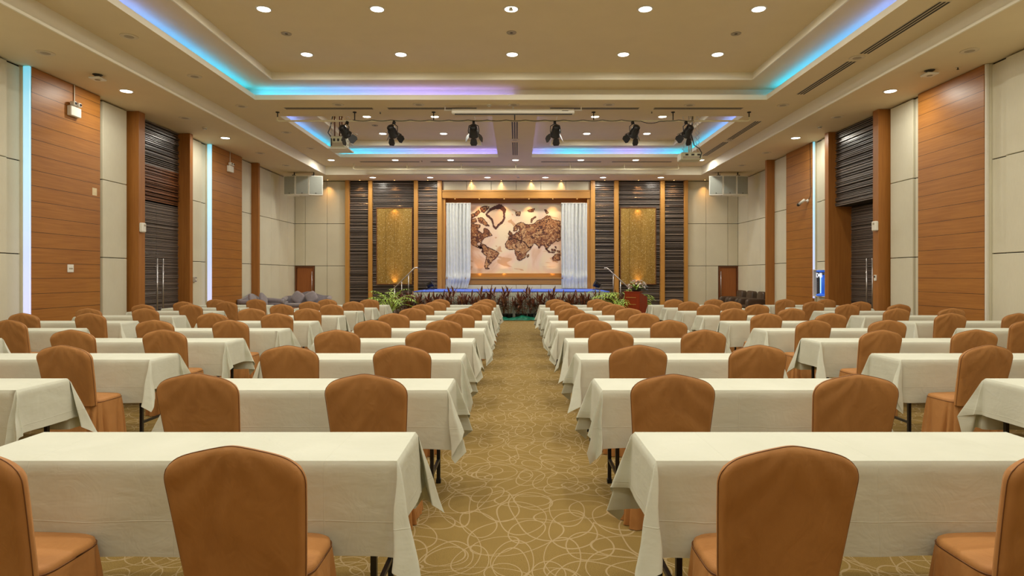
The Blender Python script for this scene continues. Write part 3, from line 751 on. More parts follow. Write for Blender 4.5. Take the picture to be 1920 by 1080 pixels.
# ------------------------------------------------------------------ seats and tables
TW, TD, TH = 1.80, .45, .75
def cloth_mesh(seed, plan=None):
    rr = random.Random(seed)
    a_, b_ = .28+rr.uniform(-.015, .015), .385+rr.uniform(-.01, .01)
    hx, hy = TW/2+.008, TD/2+.008; zt = TH+.006
    def lerp(keys, t):
        for (t0, *c0), (t1, *c1) in zip(keys, keys[1:]):
            if t <= t1:
                k = (t-t0)/(t1-t0); k = k*k*(3-2*k)
                return [p+(q-p)*k for p, q in zip(c0, c1)]
        return list(keys[-1][1:])
    per = []   # (p, az(deg), phi(deg), L, nvec, s along side, sidefactor)
    corners = [(hx, -hy, -90, b_, a_), (hx, hy, 0, a_, b_), (-hx, hy, 90, b_, a_), (-hx, -hy, 180, a_, b_)]
    ends = {}
    for ci, (cx, cy, az0, L0, L1) in enumerate(corners):
        g_ = rr.uniform(.92, 1.08)
        keys = rr.choice([
            [(.05, -.02), (.08, .32), (.17, .05), (.25, .28), (.02, .37), (-.01, .05)],
            [(.05, -.01), (.37, .02), (.28, .25), (.05, .17), (.32, .08), (.32, .08)],
            [(.05, 0), (.33, .05), (.13, .12), (.29, .28), (.10, .15), (.06, .33), (0, .05)],
            [(.05, 0), (.24, -.02), (.13, .09), (.38, .30), (.12, .15), (.08, .20), (0, .05)]])
        if keys[-1] == (.32, .08): keys = [(v, u) for (u, v) in reversed([(.05, -.02), (.08, .32), (.17, .05), (.25, .28), (.02, .37), (-.01, .05)])]; keys[0] = (.05, 0); keys[-1] = (0, .05)
        pl = []
        for q0, q1 in zip(keys, keys[1:]):
            for j in range(12): pl.append((q0[0]+(q1[0]-q0[0])*j/12, q0[1]+(q1[1]-q0[1])*j/12))
        pl.append(keys[-1])
        for _ in range(5): pl = [pl[0]]+[tuple((pl[i-1][c]+2*pl[i][c]+pl[i+1][c])/4 for c in (0, 1)) for i in range(1, len(pl)-1)]+[pl[-1]]
        cum = [0]
        for i in range(1, len(pl)): cum.append(cum[-1]+math.dist(pl[i], pl[i-1]))
        fan = []
        tc_ = math.atan2(L1, L0)/(PI/2)
        A0, A1 = math.radians(az0), math.radians(az0+90)
        for t in sorted([c/cum[-1] for c in cum]+[tc_]):
            th = t*PI/2
            L = min(L0/max(1e-6, math.cos(th)), L1/max(1e-6, math.sin(th)))
            i = max(1, next((k for k, c in enumerate(cum) if c/cum[-1] >= t-1e-9), len(cum)-1)); k = (t*cum[-1]-cum[i-1])/max(1e-9, cum[i]-cum[i-1])
            u, v = (pl[i-1][c]+(pl[i][c]-pl[i-1][c])*k for c in (0, 1)); u *= g_; v *= g_
            dx, dy = u*math.cos(A0)+v*math.cos(A1), u*math.sin(A0)+v*math.sin(A1)
            fan.append((cx, cy, math.degrees(math.atan2(dy, dx)), math.degrees(math.asin(min(.9, math.hypot(dx, dy)))), L))
        ends[ci] = (2.5, 2.5); per.append(('c', fan))
    sides = [((hx, -hy), (hx, hy), 0, a_, 0, 1, 12), ((hx, hy), (-hx, hy), 90, b_, 1, 2, 40), ((-hx, hy), (-hx, -hy), 180, a_, 2, 3, 12), ((-hx, -hy), (hx, -hy), -90, b_, 3, 0, 40)]
    seq = []
    for k in range(4):
        seq += per[k][1] if k else per[0][1]
        (p, q, az, L, c0, c1, n_) = sides[k]
        ph0, ph1 = ends[c0][1], ends[c1][0]
        ln = math.hypot(q[0]-p[0], q[1]-p[1]); f0 = rr.uniform(0, 9)
        for i in range(1, n_):
            t = i/n_; s = t*ln; base = 1.2
            e = ph0*math.exp(-s/.10)+ph1*math.exp(-(ln-s)/.10)
            rip = (.9*math.sin(s*9+f0)+.6*math.sin(s*17+f0*2))*min(1, s/.1, (ln-s)/.1)
            seq.append((p[0]+(q[0]-p[0])*t, p[1]+(q[1]-p[1])*t, az, base+e+rip, L+.004*math.sin(s*5+f0)))
    ts = [0, .02, .06, .15, .28, .42, .56, .7, .82, .92, 1]
    rows = []
    for t in ts:
        row = []
        for (x, y, az, ph, L) in seq:
            A, PH = math.radians(az), math.radians(ph)
            r0 = .012*min(1, t/.04); cur = t
            out = math.sin(PH)*L*t+r0; dn = math.cos(PH)*L*t
            tw = math.sin(3*PI*t)*.004
            row.append((x+math.cos(A)*out-math.sin(A)*tw, y+math.sin(A)*out+math.cos(A)*tw, zt-dn-(.003 if t > 0 else 0)))
        rows.append(row)
    m = MB(); m.grid(rows, closed=True)
    nx, ny = 24, 6
    g = [[(-hx+2*hx*i/nx, -hy+2*hy*j/ny, zt+.0022*noise.noise(Vector((i*.6+seed, j*.9, 0)))*(0 if i in (0, nx) or j in (0, ny) else 1)) for i in range(nx+1)] for j in range(ny+1)]
    m.grid(g)
    # hem seam
    return m
cloth_meshes = []
for k in range(6):
    me = cloth_mesh(100+k).mesh('tablecloth', M['cloth'])
    cloth_meshes.append(me)

# table: top, four folding legs
tb0 = empty('banquet_table')
m = MB(); m.bbox(-TW/2, TW/2, -TD/2, TD/2, TH-.03, TH, .004); m.build('tabletop', M['table_laminate'], tb0)
for sx in (-1, 1):
    for sy in (-1, 1):
        m = MB(); x = sx*(TW/2-.10); y = sy*(TD/2-.05)
        m.box(x-.0125, x+.0125, y-.0125, y+.0125, .015, TH-.03); m.box(x-.017, x+.017, y-.017, y+.017, 0, .03)
        m.build('leg', M['black_metal'], tb0)
for sx in (-1, 1):
    m = MB(); x = sx*(TW/2-.10); m.box(x-.01, x+.01, -TD/2+.05, TD/2-.05, .16, .18); m.build('leg_brace', M['black_metal'], tb0)

ROWY = [2.99, 4.555, 6.04, 7.51, 8.95, 10.40, 11.85, 13.35, 14.70, 16.08]      # rear (stage side) edge of each row of tables
RN = ['front-most row nearest the camera', 'second row from the camera', 'third row from the camera', 'fourth row from the camera', 'fifth row from the camera',
      'sixth row from the camera', 'fourth row from the stage', 'third row from the stage', 'second row from the stage', 'row nearest the stage']
RN[0] = 'first row from the camera'
BL_ = {'L1': (-.50, 'inner left block'), 'L2': (-3.35, 'middle left block'), 'L3': (-6.30, 'far left block'),
       'R1': (.58, 'inner right block'), 'R2': (3.49, 'middle right block'), 'R3': (6.47, 'far right block')}
first_t = [True]
rj = random.Random(11)
def place_table(r_, b):
    e, nm = BL_[b]
    jit = rj.uniform(-.03, .03)
    if b == 'L3' and r_ >= 5: e = -6.42
    e += jit
    cx = e-TW/2 if b[0] == 'L' else e+TW/2
    cy = ROWY[r_]-TD/2
    t = tb0 if first_t[0] else copy_tree(tb0); first_t[0] = False
    t.location = (cx, cy, 0)
    tag(t, 'black-legged folding table under its cloth, %s, %s' % (nm, RN[r_]), 'table', 'folding tables in rows')
    o = bpy.data.objects.new('tablecloth', cloth_meshes[(r_*5+list(BL_).index(b)*7+3) % 6]); COL.objects.link(o)
    o.location = (cx, cy, 0); o.rotation_euler = (0, 0, PI if (r_+len(b)+ord(b[0])) % 2 else 0)
    tag(o, 'cream tablecloth hanging over the table in the %s, %s' % (nm, RN[r_]), 'tablecloth', 'cream tablecloths')
for r_ in range(10):
    for b in BL_:
        if b in ('L3', 'R3') and r_ < 3: continue
        if b in ('L2', 'R2') and r_ < 1: continue
        place_table(r_, b)

# covered banquet chair; origin on the floor under the seat centre, back towards -y
def chair_parts(seed):
    rr = random.Random(seed)
    def hw(z):
        k = max(0, min(1, (z-.42)/.42))**.9
        return .212+.033*k
    def ztop(s):
        return .947-.055*(math.sqrt(s*s+.012)-.11)-.036*abs(s)**7
    yb0 = -.185
    def yc(z): return yb0-(max(0, z-.44))*.20-.02*max(0, (z-.7))**1.2
    NS, NT = 28, 22
    z0 = .43
    wr = [(rr.uniform(.3, .8), rr.uniform(0, 6)) for _ in range(4)]
    def P(s, t, side):
        zt = ztop(s); z = z0+(zt-z0)*t
        x = hw(z)*s
        if t > .88:  # shoulders round in a little
            x *= 1-.05*((t-.88)/.12)**2*abs(s)**3
        edge = min(1, (1-abs(s))/.10, (1-t)*6)
        th = .008+.026*math.sqrt(max(0, 1-(1-edge)**2))
        ang = math.atan2(x, (.98-z)); rad = math.hypot(x, .98-z)
        w_ = 0
        if side > 0:
            w_ = .0075*math.sin(ang*13+wr[0][1]+1.5*math.sin(rad*9+wr[2][1]))*math.exp(-rad*5)*wr[0][0]*2.2
            w_ += .005*math.sin((x*s/abs(s or 1)*1.0+z*.9)*34+wr[1][1])*math.exp(-((abs(s)-.8)/.25)**2)*wr[1][0]
            w_ *= min(1, (1-abs(s))*8)*min(1, (1-t)*12)
        return (x, yc(z)-side*th+w_, z)
    m = MB()
    rows = []
    for j in range(NT+1):
        t = j/NT; t = 1-(1-t)**1.3
        row = [P(-1+2*i/NS, t, 1) for i in range(NS+1)]+[P(1-2*i/NS, t, -1) for i in range(0, NS+1)]
        rows.append(row)
    m.grid(rows, closed=True)
    n_ = 2*NS+2; top = rows[-1]; b_ = len(m.v)
    m.v += top
    for i in range(NS):
        m.f.append([b_+i, b_+i+1, b_+n_-2-i, b_+n_-1-i]); m.m.append(0); m.sm.append(True)
    # piping
    pip = MB(); pts = []
    for j in range(NT+1):
        t = 1-(1-j/NT)**1.3; x, y, z = P(-1, t, 1); pts.append((x*1.004, y+.001, z))
    for i in range(1, NS): x, y, z = P(-1+2*i/NS, 1, 1); pts.append((x, y+.001, z+.001))
    for j in range(NT, -1, -1):
        t = 1-(1-j/NT)**1.3; x, y, z = P(1, t, 1); pts.append((x*1.004, y+.001, z))
    pip.tube(pts, .0019, 5)
    # seat
    def sq(a, p=5):
        c, s_ = math.cos(a), math.sin(a)
        return math.copysign(abs(c)**(2/p), c), math.copysign(abs(s_)**(2/p), s_)
    st = MB(); N = 56; rows = []
    for (k, z) in ((1.0, .425), (1.0, .452), (.985, .466), (.93, .474), (.7, .479), (.4, .482), (.02, .483)):
        rows.append([(q[0]*.215*k*(1-.04*q[1]), -.01+q[1]*.168*k, z) for q in (sq(2*PI*i/N) for i in range(N))])
    st.grid(rows, closed=True)
    sp_ = MB(); ring = [(q[0]*.218*(1-.04*q[1]), -.01+q[1]*.171, .450) for q in (sq(2*PI*i/N) for i in range(N))]; ring.append(ring[0]); ring.append(ring[1])
    sp_.tube(ring, .0020, 5, cap=False)
    # skirt
    sk = MB(); rows = []; N = 176
    f1, f2 = rr.uniform(0, 6), rr.uniform(0, 6)
    for j in range(13):
        t = j/12; row = []
        for i in range(N):
            a_ = 2*PI*i/N; q = sq(a_, 5-2.2*t)
            fl_ = .006+.036*t+.048*t**.7*(abs(math.sin(a_*8+f1+.4*t))**.7-.6)+.010*t*math.sin(a_*21+f2)
            cor = abs(math.sin(2*a_))**6*.028*t
            row.append((q[0]*(.214+fl_+cor)*(1-.04*q[1]*(1-t)), -.012+q[1]*(.168+fl_*(.9 if q[1] < 0 else .45)+cor*(1 if q[1] < 0 else .5))-(.012 if q[1] < 0 else 0), .446-.442*t))
        rows.append(row)
    sk.grid(rows, closed=True)
    return m, pip, st, sp_, sk
protos = []
for k in range(5):
    root = empty('banquet_chair')
    m, pip, st, sp_, sk = chair_parts(40+k)
    b = m.build('backrest_cover', M['satin'], root); pip.build('piping', M['piping_dark'], b)
    s_ = st.build('seat_cover', M['satin'], root); sp_.build('piping', M['piping_dark'], s_)
    sk.build('skirt', M['satin'], root)
    protos.append([root, True])
CH = { # block: per row the chairs' backrest centre in photo pixels
 0: {'L1': (435, -95), 'R1': (1481, 2030)},
 1: {'L1': (686, 365), 'R1': (1269, 1615), 'L2': (-275, -560), 'R2': (2180, 2450)},
 2: {'L1': (755, 540), 'R1': (1196, 1421), 'L2': (120, -110), 'R2': (1848, 2070)},
 3: {'L1': (803, 628), 'R1': (1145, 1320), 'L2': (307, 133), 'R2': (1650, 1833), 'L3': (-190, -340), 'R3': (2090, 2250)},
 4: {'L1': (836, 696), 'R1': (1112, 1255), 'L2': (431, 285), 'R2': (1524, 1669), 'L3': (20, -120), 'R3': (1932, 2060)},
 5: {'L1': (858, 737), 'R1': (1090, 1209), 'L2': (515, 395), 'R2': (1439, 1562), 'L3': (167, 42), 'R3': (1786, 1910)},
 6: {'L1': (878, 771), 'R1': (1072, 1180), 'L2': (574, 467), 'R2': (1377, 1487), 'L3': (271, 165), 'R3': (1682, 1787)},
 7: {'L1': (898, 795), 'R1': (1061, 1153), 'L2': (622, 527), 'R2': (1329, 1422), 'L3': (356, 267), 'R3': (1592, 1687)},
 8: {'L1': (906, 815), 'R1': (1051, 1132), 'L2': (661, 579), 'R2': (1292, 1373), 'L3': (424, 343), 'R3': (1527, 1616)},
 9: {'L1': (912, 829), 'R1': (1041, 1119), 'L2': (691, 613), 'R2': (1263, 1341), 'L3': (478, 404), 'R3': (1475, 1551)},
}
YAW = {(2, 'L2', 0): -6, (2, 'R2', 0): 9, (3, 'R2', 0): 7, (3, 'L2', 0): -3, (4, 'R2', 0): 6, (4, 'L3', 0): -9, (1, 'R1', 1): -2, (0, 'L1', 0): -2, (0, 'R1', 0): 3, (6, 'L2', 1): 6, (5, 'L2', 0): 4, (0, 'R1', 1): 3, (0, 'L1', 1): -4, (7, 'L1', 1): -8, (9, 'L1', 1): -10, (4, 'L1', 0): -6, (5, 'R1', 0): 8}
n_ch = 0; rc = random.Random(21)
for r_ in range(10):
    for b, pxs in CH[r_].items():
        for i, px in enumerate(pxs):
            front = ROWY[r_]-TD
            gap = rc.uniform(.0, .05)
            yo = front-.045-.165-gap          # origin so that the seat front just meets the cloth
            if r_ == 0: yo = 2.355
            yback = yo-.31
            x = X_at(px, yback)
            yaw = YAW.get((r_, b, i), rc.uniform(-3.5, 3.5)) if r_ > 0 or (r_, b, i) in YAW else 0
            p = protos[(n_ch*3+r_) % 5]
            if p[1]: o = p[0]; p[1] = False
            else: o = copy_tree(p[0])
            o.location = (x, yo, 0); o.rotation_euler = (0, 0, math.radians(yaw))
            seat = 'aisle-side' if i == 0 else 'outer'
            if b in ('L1', 'R1') and i == 0: seat = 'centre-aisle'
            tag(o, 'brown satin covered chair, %s seat, %s, %s' % (seat, BL_[b][1], RN[r_]), 'chair', 'brown covered chairs')
            n_ch += 1

# PART3
# ------------------------------------------------------------------ ceiling fittings
def at_ceiling(px, py, z):
    Y = (z-HC)*F/(PY-py); return X_at(px, Y), Y
first_s = {}
def ceil_disc(px, py, z, label, kind='speaker'):
    x, y = at_ceiling(px, py, z)
    if kind not in first_s:
        if kind == 'speaker':
            r = empty('ceiling_speaker'); m = MB(); m.lathe([(.12, -.010), (.135, -.014), (.145, -.008), (.147, 0)], 28); m.build('trim_ring', M['diffuser_metal'], r)
            m = MB(); m.lathe([(.121, -.008), (.06, -.011), (.004, -.0115)], 28); m.build('grille', M['grille_grey'], r)
        elif kind == 'dark':
            r = empty('ceiling_speaker'); m = MB(); m.lathe([(.085, -.008), (.095, -.012), (.10, 0)], 24); m.build('trim_ring', M['grille_grey'], r)
            m = MB(); m.lathe([(.086, -.006), (.004, -.009)], 24); m.build('grille', M['slot_dark'], r)
        elif kind == 'smoke':
            r = empty('smoke_detector'); m = MB(); m.lathe([(.025, -.055), (.04, -.05), (.045, -.035), (.055, -.02), (.06, 0)], 18); m.build('housing', M['white_plastic'], r)
            m = MB(); m.lathe([(.043, -.045), (.046, -.045), (.046, -.036), (.043, -.036)], 18); m.build('vent_ring', M['slot_dark'], r)
        elif kind == 'router':
            r = empty('access_point'); m = MB(); m.bbox(-.12, .12, -.12, .12, -.10, -.06, .02); m.build('housing', M['white_plastic'], r)
            m = MB(); m.lathe([(.05, -.062), (.05, -.03), (.09, -.005), (.09, 0)], 16); m.build('bracket', M['slot_dark'], r)
            m = MB(); m.lathe([(.05, -.104), (.045, -.107), (.004, -.108)], 16); m.build('grille', M['grille_grey'], r)
        elif kind == 'sprinkler':
            r = empty('sprinkler_head'); m = MB(); m.lathe([(.035, -.006), (.04, 0)], 14); m.build('collar', M['diffuser_metal'], r)
            m = MB(); m.tube([(0, 0, 0), (0, 0, -.04)], .01, 8); m.lathe([(.022, -.045), (.022, -.04)], 12); m.build('nozzle', M['slot_dark'], r)
        first_s[kind] = r; o = r
    else: o = copy_tree(first_s[kind])
    o.location = (x, y, z)
    nm = {'speaker': 'ceiling speaker', 'dark': 'ceiling speaker', 'smoke': 'smoke detector', 'router': 'access point', 'sprinkler': 'sprinkler'}[kind]
    tag(o, label, nm, {'speaker': 'round ceiling speakers', 'dark': 'dark ceiling speakers', 'smoke': 'smoke detectors', 'router': 'ceiling access points', 'sprinkler': 'sprinkler heads'}[kind])
for px, py, z, t in ((85, 99, Z0, 'in the left side soffit, nearest the camera'), (347, 221, Z0, 'in the left side soffit, second from the camera'), (488, 287, Z0, 'in the left side soffit, third from the camera'), (537, 310, Z0, 'in the left side soffit, nearest the stage'),
                     (1818, 95, Z0, 'in the right side soffit, nearest the camera'), (1570, 219, Z0, 'in the right side soffit, second from the camera'), (1437, 286, Z0, 'in the right side soffit, third from the camera'), (1391, 310, Z0, 'in the right side soffit, nearest the stage'),
                     (242, 68, Z2, 'in the left inner soffit, nearest the camera'), (365, 143, Z2, 'in the left inner soffit, second from the camera'), (453, 199, Z2, 'in the left inner soffit, third from the camera'), (537, 248, Z2, 'in the left inner soffit, fourth from the camera'), (583, 278, Z2, 'in the left inner soffit, nearest the stage'),
                     (1607, 108, Z2, 'between the slot diffusers in the right inner soffit'), (1468, 197, Z2, 'in the right inner soffit beyond the slot diffusers'), (1368, 263, Z2, 'in the right inner soffit between the far slot diffusers'),
                     (634, 196, Z2, 'in the cross beam, far left'), (785, 196, Z2, 'in the cross beam, left of the screen'), (963, 196, Z2, 'in the cross beam above the screen case'), (1142, 196, Z2, 'in the cross beam, right of the screen'), (1293, 197, Z2, 'in the cross beam, far right'),
                     (965, 262, Z2, 'in the centre beam between its two slot diffusers')):
    ceil_disc(px, py, z, 'flat round ceiling speaker '+t)
for px, py, t in ((537, 63, 'left'), (959, 61, 'middle'), (1380, 63, 'right')):
    ceil_disc(px, py, Z4, 'small dark round speaker in the big tray, %s of three' % t, 'dark')
ceil_disc(703, 235, Z4, 'small dark round speaker in the small left tray', 'dark')
for px, py, z, t in ((384, 239, Z0, 'left side soffit near the second wood panel'), (1537, 237, Z0, 'right side soffit near the portal'), (917, 196, Z2, 'cross beam left of the centre speaker'), (972, 331.5, Z0, 'soffit over the middle of the stage'), (958, 14, Z4, 'big tray beside the front centre downlight')):
    ceil_disc(px, py, z, 'small white smoke detector in the '+t, 'smoke')
ceil_disc(183, 140, Z0, 'square white box hung from the left side soffit', 'router')
ceil_disc(1743, 132, Z0, 'square white box hung from the right side soffit', 'router')
for px, py, z, t in ((713, 210, Z2, 'cross beam over the second stage light'), (1222, 209, Z2, 'cross beam over the fifth stage light'), (1796, 126, Z0, 'right side soffit over the wood panel'), (791, 301, Z2, 'soffit left of the stage centre')):
    ceil_disc(px, py, z, 'tiny sprinkler head in the '+t, 'sprinkler')

def slot(x0, x1, y0, y1, z, label, nslots, along):
    cx, cy = (x0+x1)/2, (y0+y1)/2; hx, hy = (x1-x0)/2, (y1-y0)/2
    r = empty('slot_diffuser', (cx, cy, z), label=label, cat='air diffuser', group='linear slot air diffusers')
    m = MB(); m.box(-hx, hx, -hy, hy, -.006, 0); m.build('frame', M['diffuser_metal'], r)
    m = MB(); n_ = nslots
    for k in range(n_):
        if along == 'y':
            a_ = -hx+(2*hx)*(k+.22)/n_; b_ = -hx+(2*hx)*(k+.78)/n_; m.box(a_, b_, -hy+.02, hy-.02, -.010, -.005)
        else:
            a_ = -hy+(2*hy)*(k+.22)/n_; b_ = -hy+(2*hy)*(k+.78)/n_; m.box(-hx+.02, hx-.02, a_, b_, -.010, -.005)
    m.build('slots', M['slot_dark'], r)
for k, (ya, yb) in enumerate(((7.0, 9.3), (9.58, 11.85), (12.25, 14.5), (17.0, 19.3), (19.65, 21.9))):
    slot(6.60, 6.80, ya, yb, Z2, 'long dark slot diffuser in the right inner soffit, %s from the camera' % ORD[k+1], 3, 'y')
slot(-.16, .04, 17.0, 19.2, Z2, 'slot diffuser in the centre beam, nearer the camera', 3, 'y')
slot(-.16, .04, 19.7, 21.8, Z2, 'slot diffuser in the centre beam, nearer the stage', 3, 'y')
for k, (xa, xb) in enumerate(((533, 700), (726, 895), (1030, 1199), (1225, 1393))):
    slot(X_at(xa, 15.7), X_at(xb, 15.7), 15.62, 15.80, Z2, 'slot diffuser across the beam between the trays, %s from the left' % ORD[k+1], 2, 'x')
for k, (xa, xb) in enumerate(((674, 787), (806, 920), (1014, 1128), (1147, 1260))):
    slot(X_at(xa, 23.05), X_at(xb, 23.05), 23.0, 23.15, Z2, 'slot diffuser before the stage soffit, %s from the left' % ORD[k+1], 2, 'x')

# lighting pipes
def pipe(Y, z, xa, xb, posts, label, r_=.024):
    r = empty('lighting_pipe', ((xa+xb)/2, Y, z), label=label, cat='lighting pipe', group='ceiling lighting pipes'); c = (xa+xb)/2
    m = MB(); m.tube([(xa-c, 0, .10), (xa-c, 0, .02), (xa-c+.05, 0, 0), (xb-c-.05, 0, 0), (xb-c, 0, .02), (xb-c, 0, .10)], r_, 10); m.build('bar', M['pipe_paint'], r)
    for x in posts:
        m = MB(); m.tube([(x-c, 0, 0), (x-c, 0, Z2-z)], .014, 8); m.lathe([(.05, Z2-z-.02), (.05, Z2-z)], 12, mat=Matrix.Translation((x-c, 0, 0))); m.build('hanger', M['pipe_paint'] if Y > 20 else M['black_metal'], r)
    return r, c
YP, ZP = 16.07, 5.575
pr_, pc_ = pipe(YP, ZP, X_at(520, YP), X_at(1405, YP), [X_at(p, YP) for p in (520.5, 665, 813, 965, 1113, 1262, 1404.5)], 'long pale pipe carrying the black stage lights')
pipe(23.5, 5.60, X_at(663, 23.5), X_at(1272, 23.5), [X_at(p, 23.5) for p in (664, 763, 865, 967, 1069, 1171, 1271)], 'thin empty pale pipe hung before the stage soffit')
# cable along the pipe
rr = random.Random(2); pts = []
for i in range(0, 181):
    px = 662+(1300-662)*i/180
    sag = .05*abs(math.sin(i*.31))+(.10*math.sin(PI*max(0, min(1, (px-1190)/60))) if px > 1185 else 0)
    pts.append((X_at(px, YP), YP-.03, ZP+.02-sag*.6))
m = MB(); m.tube(pts, .009, 6); tag(m.build('power_cable', M['black_metal']), 'black cable looped along the pipe of stage lights', 'cable')

# stage lights
def parcan():
    r = empty('stage_spotlight')
    m = MB()
    m.tube([(-.13, 0, -.30), (-.14, 0, -.22), (-.12, 0, -.10), (0, 0, -.04), (.12, 0, -.10), (.14, 0, -.22), (.13, 0, -.30)], .012, 6)
    m.box(-.03, .03, -.03, .03, -.06, .03); m.build('yoke', M['black_metal'], r)
    T = Matrix.Translation((0, 0, -.26)) @ Matrix.Rotation(math.radians(-128), 4, 'X')
    m = MB(); m.lathe([(.03, -.20), (.075, -.19), (.085, -.10), (.115, -.06), (.118, .08), (.135, .09), (.135, .12), (.12, .12), (.11, .10)], 18, mat=T)
    for a_ in range(0, 360, 30):
        m.box(.080, .098, -.008, .008, -.17, -.09, mat=T @ Matrix.Rotation(math.radians(a_), 4, 'Z'))
    b = m.build('lamp_body', M['black_metal'], r)
    m = MB(); m.lathe([(.11, .098), (.004, .104)], 16, mat=T); m.build('lens', M['lens_glass'], b)
    for a_ in (0, 90, 180, 270):
        m = MB(); TT = T @ Matrix.Rotation(math.radians(a_), 4, 'Z') @ Matrix.Translation((.13, 0, .12)) @ Matrix.Rotation(math.radians(32), 4, 'Y')
        wv_ = .092 if a_ in (0, 180) else .072
        m.add([(0, -wv_, 0), (0, wv_, 0), (0, wv_*1.35, .12), (0, wv_*.9, .18), (0, -wv_*.9, .18), (0, -wv_*1.35, .12), (.004, -wv_, 0), (.004, wv_, 0), (.004, wv_*1.35, .12), (.004, wv_*.9, .18), (.004, -wv_*.9, .18), (.004, -wv_*1.35, .12)],
              [(0,1,2,3,4,5), (11,10,9,8,7,6), (0,6,7,1), (1,7,8,2), (2,8,9,3), (3,9,10,4), (4,10,11,5), (5,11,6,0)], 0, False, TT)
        m.build('barn_door', M['black_metal'], r)
    return r
pcan = parcan()
for k, (px, yaw) in enumerate(((651, -38), (739, -20), (888, 0), (1040, 10), (1186, 24), (1286, 26))):
    o = pcan if k == 0 else copy_tree(pcan)
    o.location = (X_at(px, YP), YP, ZP-.03); o.rotation_euler = (0, math.radians(-yaw*.55), math.radians(yaw))
    tag(o, 'black stage spotlight with barn doors, %s from the left on the pipe' % ORD[k+1], 'spotlight', 'black stage spotlights')

# projection screen case
x0, x1 = X_at(847, 15.5), X_at(1077, 15.5); c = (x0+x1)/2; hw_ = (x1-x0)/2
r = empty('screen_case', (c, 15.5, 5.66), label='long white roll-up projection screen case hung under the cross beam', cat='projection screen')
m = MB(); m.bbox(-hw_, hw_, -.07, .07, -.055, .06, .02); m.build('case', M['white_paint'], r)
m = MB(); m.box(-hw_+.08, hw_-.06, -.05, -.035, -.085, -.054); m.build('bottom_bar', M['slot_dark'], r)
m = MB(); m.box(hw_-.32, hw_-.16, -.0725, -.07, .005, .017); m.build('label_strip', M['slot_dark'], r)
for sx in (-1, 1):
    m = MB(); m.box(min(sx*hw_, sx*(hw_+.19)), max(sx*hw_, sx*(hw_+.19)), -.03, .03, .03, .05); m.tube([(sx*(hw_+.17), 0, .04), (sx*(hw_+.17), 0, Z2-5.66)], .014, 8); m.build('bracket', M['white_paint'], r)
m = MB(); m.tube([(0, 0, .05), (0, 0, Z2-5.66)], .014, 8); m.build('bracket', M['white_paint'], r)

# projectors
def projector(px, py, w, h, d, Y, label, shelf):
    x, z = X_at(px, Y), Z_at(py, Y)
    r = empty('projector', (x, Y, z), label=label, cat='projector', group='ceiling projectors')
    m = MB(); m.bbox(-w/2, w/2, -d/2, d/2, -h/2, h/2, .02); b = m.build('housing', M['projector_body'], r)
    m = MB(); m.box(-w*.42, w*.42, -d/2-.004, -d/2, -h*.38, -h*.05)
    m.build('port_panel', M['grille_grey'], b)
    rr = random.Random(int(px)); 
    for k in range(3):
        m = MB(); xx = -w*.3+k*w*.28; m.box(xx, xx+w*.14, -d/2-.008, -d/2-.003, h*.05, h*.28); m.build('vent', M['slot_dark'], b)
    m = MB(); m.lathe([(.07, 0), (.07, .05), (.055, .06), (.05, .05)], 18, mat=Matrix.Translation((0, d/2, 0)) @ Matrix.Rotation(-PI/2, 4, 'X')); m.build('lens', M['lens_glass'], r)
    m = MB()
    if shelf:
        m.box(-w/2-.06, w/2+.10, -d/2-.05, d/2+.15, -h/2-.035, -h/2-.005)
        m.build('shelf', M['white_paint'], r)
    for sx in ((-.14, .0, .06) if shelf else (-.02, .04)):
        m = MB(); m.tube([(sx, 0, h/2-.01), (sx, 0, Z4-z)], .020, 8); m.build('pole', M['slat_brown'] if shelf else M['steel'], r)
    for k, (sx, sy) in enumerate(((-.20, -.1), (.22, -.1), (.22, .12))):
        m = MB(); pts = [(sx+.022*(-1 if i % 2 else 1), sy, -h/2+(Z4-z+h/2)*i/26) for i in range(27)]
        m.tube(pts, .009, 4, smooth=False); m.build('chain', M['steel'], r)
    m = MB(); L = Z4-z
    m.tube([(-.17, -.05, L-.0), (-.17, -.05, L*.7), (-.24, -.06, h/2+L*.25), (-w/2-.10, -.08, h/2+.12), (-w/2-.02, -.12, h/2+.02), (-w*.4, -d/2-.02, h*.2), (-w*.4, -d/2-.02, -h*.35)] if shelf else
           [(.10, 0, L), (.08, 0, L*.6), (.02, -.05, L*.45), (.10, -.08, h/2+.22), (.24, -.1, h/2+.12), (.27, -d/2, h/2-.02), (.22, -d/2-.02, -h*.3)], .014, 6)
    m.build('cable', M['black_metal'], r)
projector(637, 269, .40, .32, .42, 16.95, 'white ceiling projector on a shelf at the left, hung on poles and chains', True)
projector(1293, 295, .58, .20, .42, 16.95, 'low wide white ceiling projector at the right, hung on a pole', False)

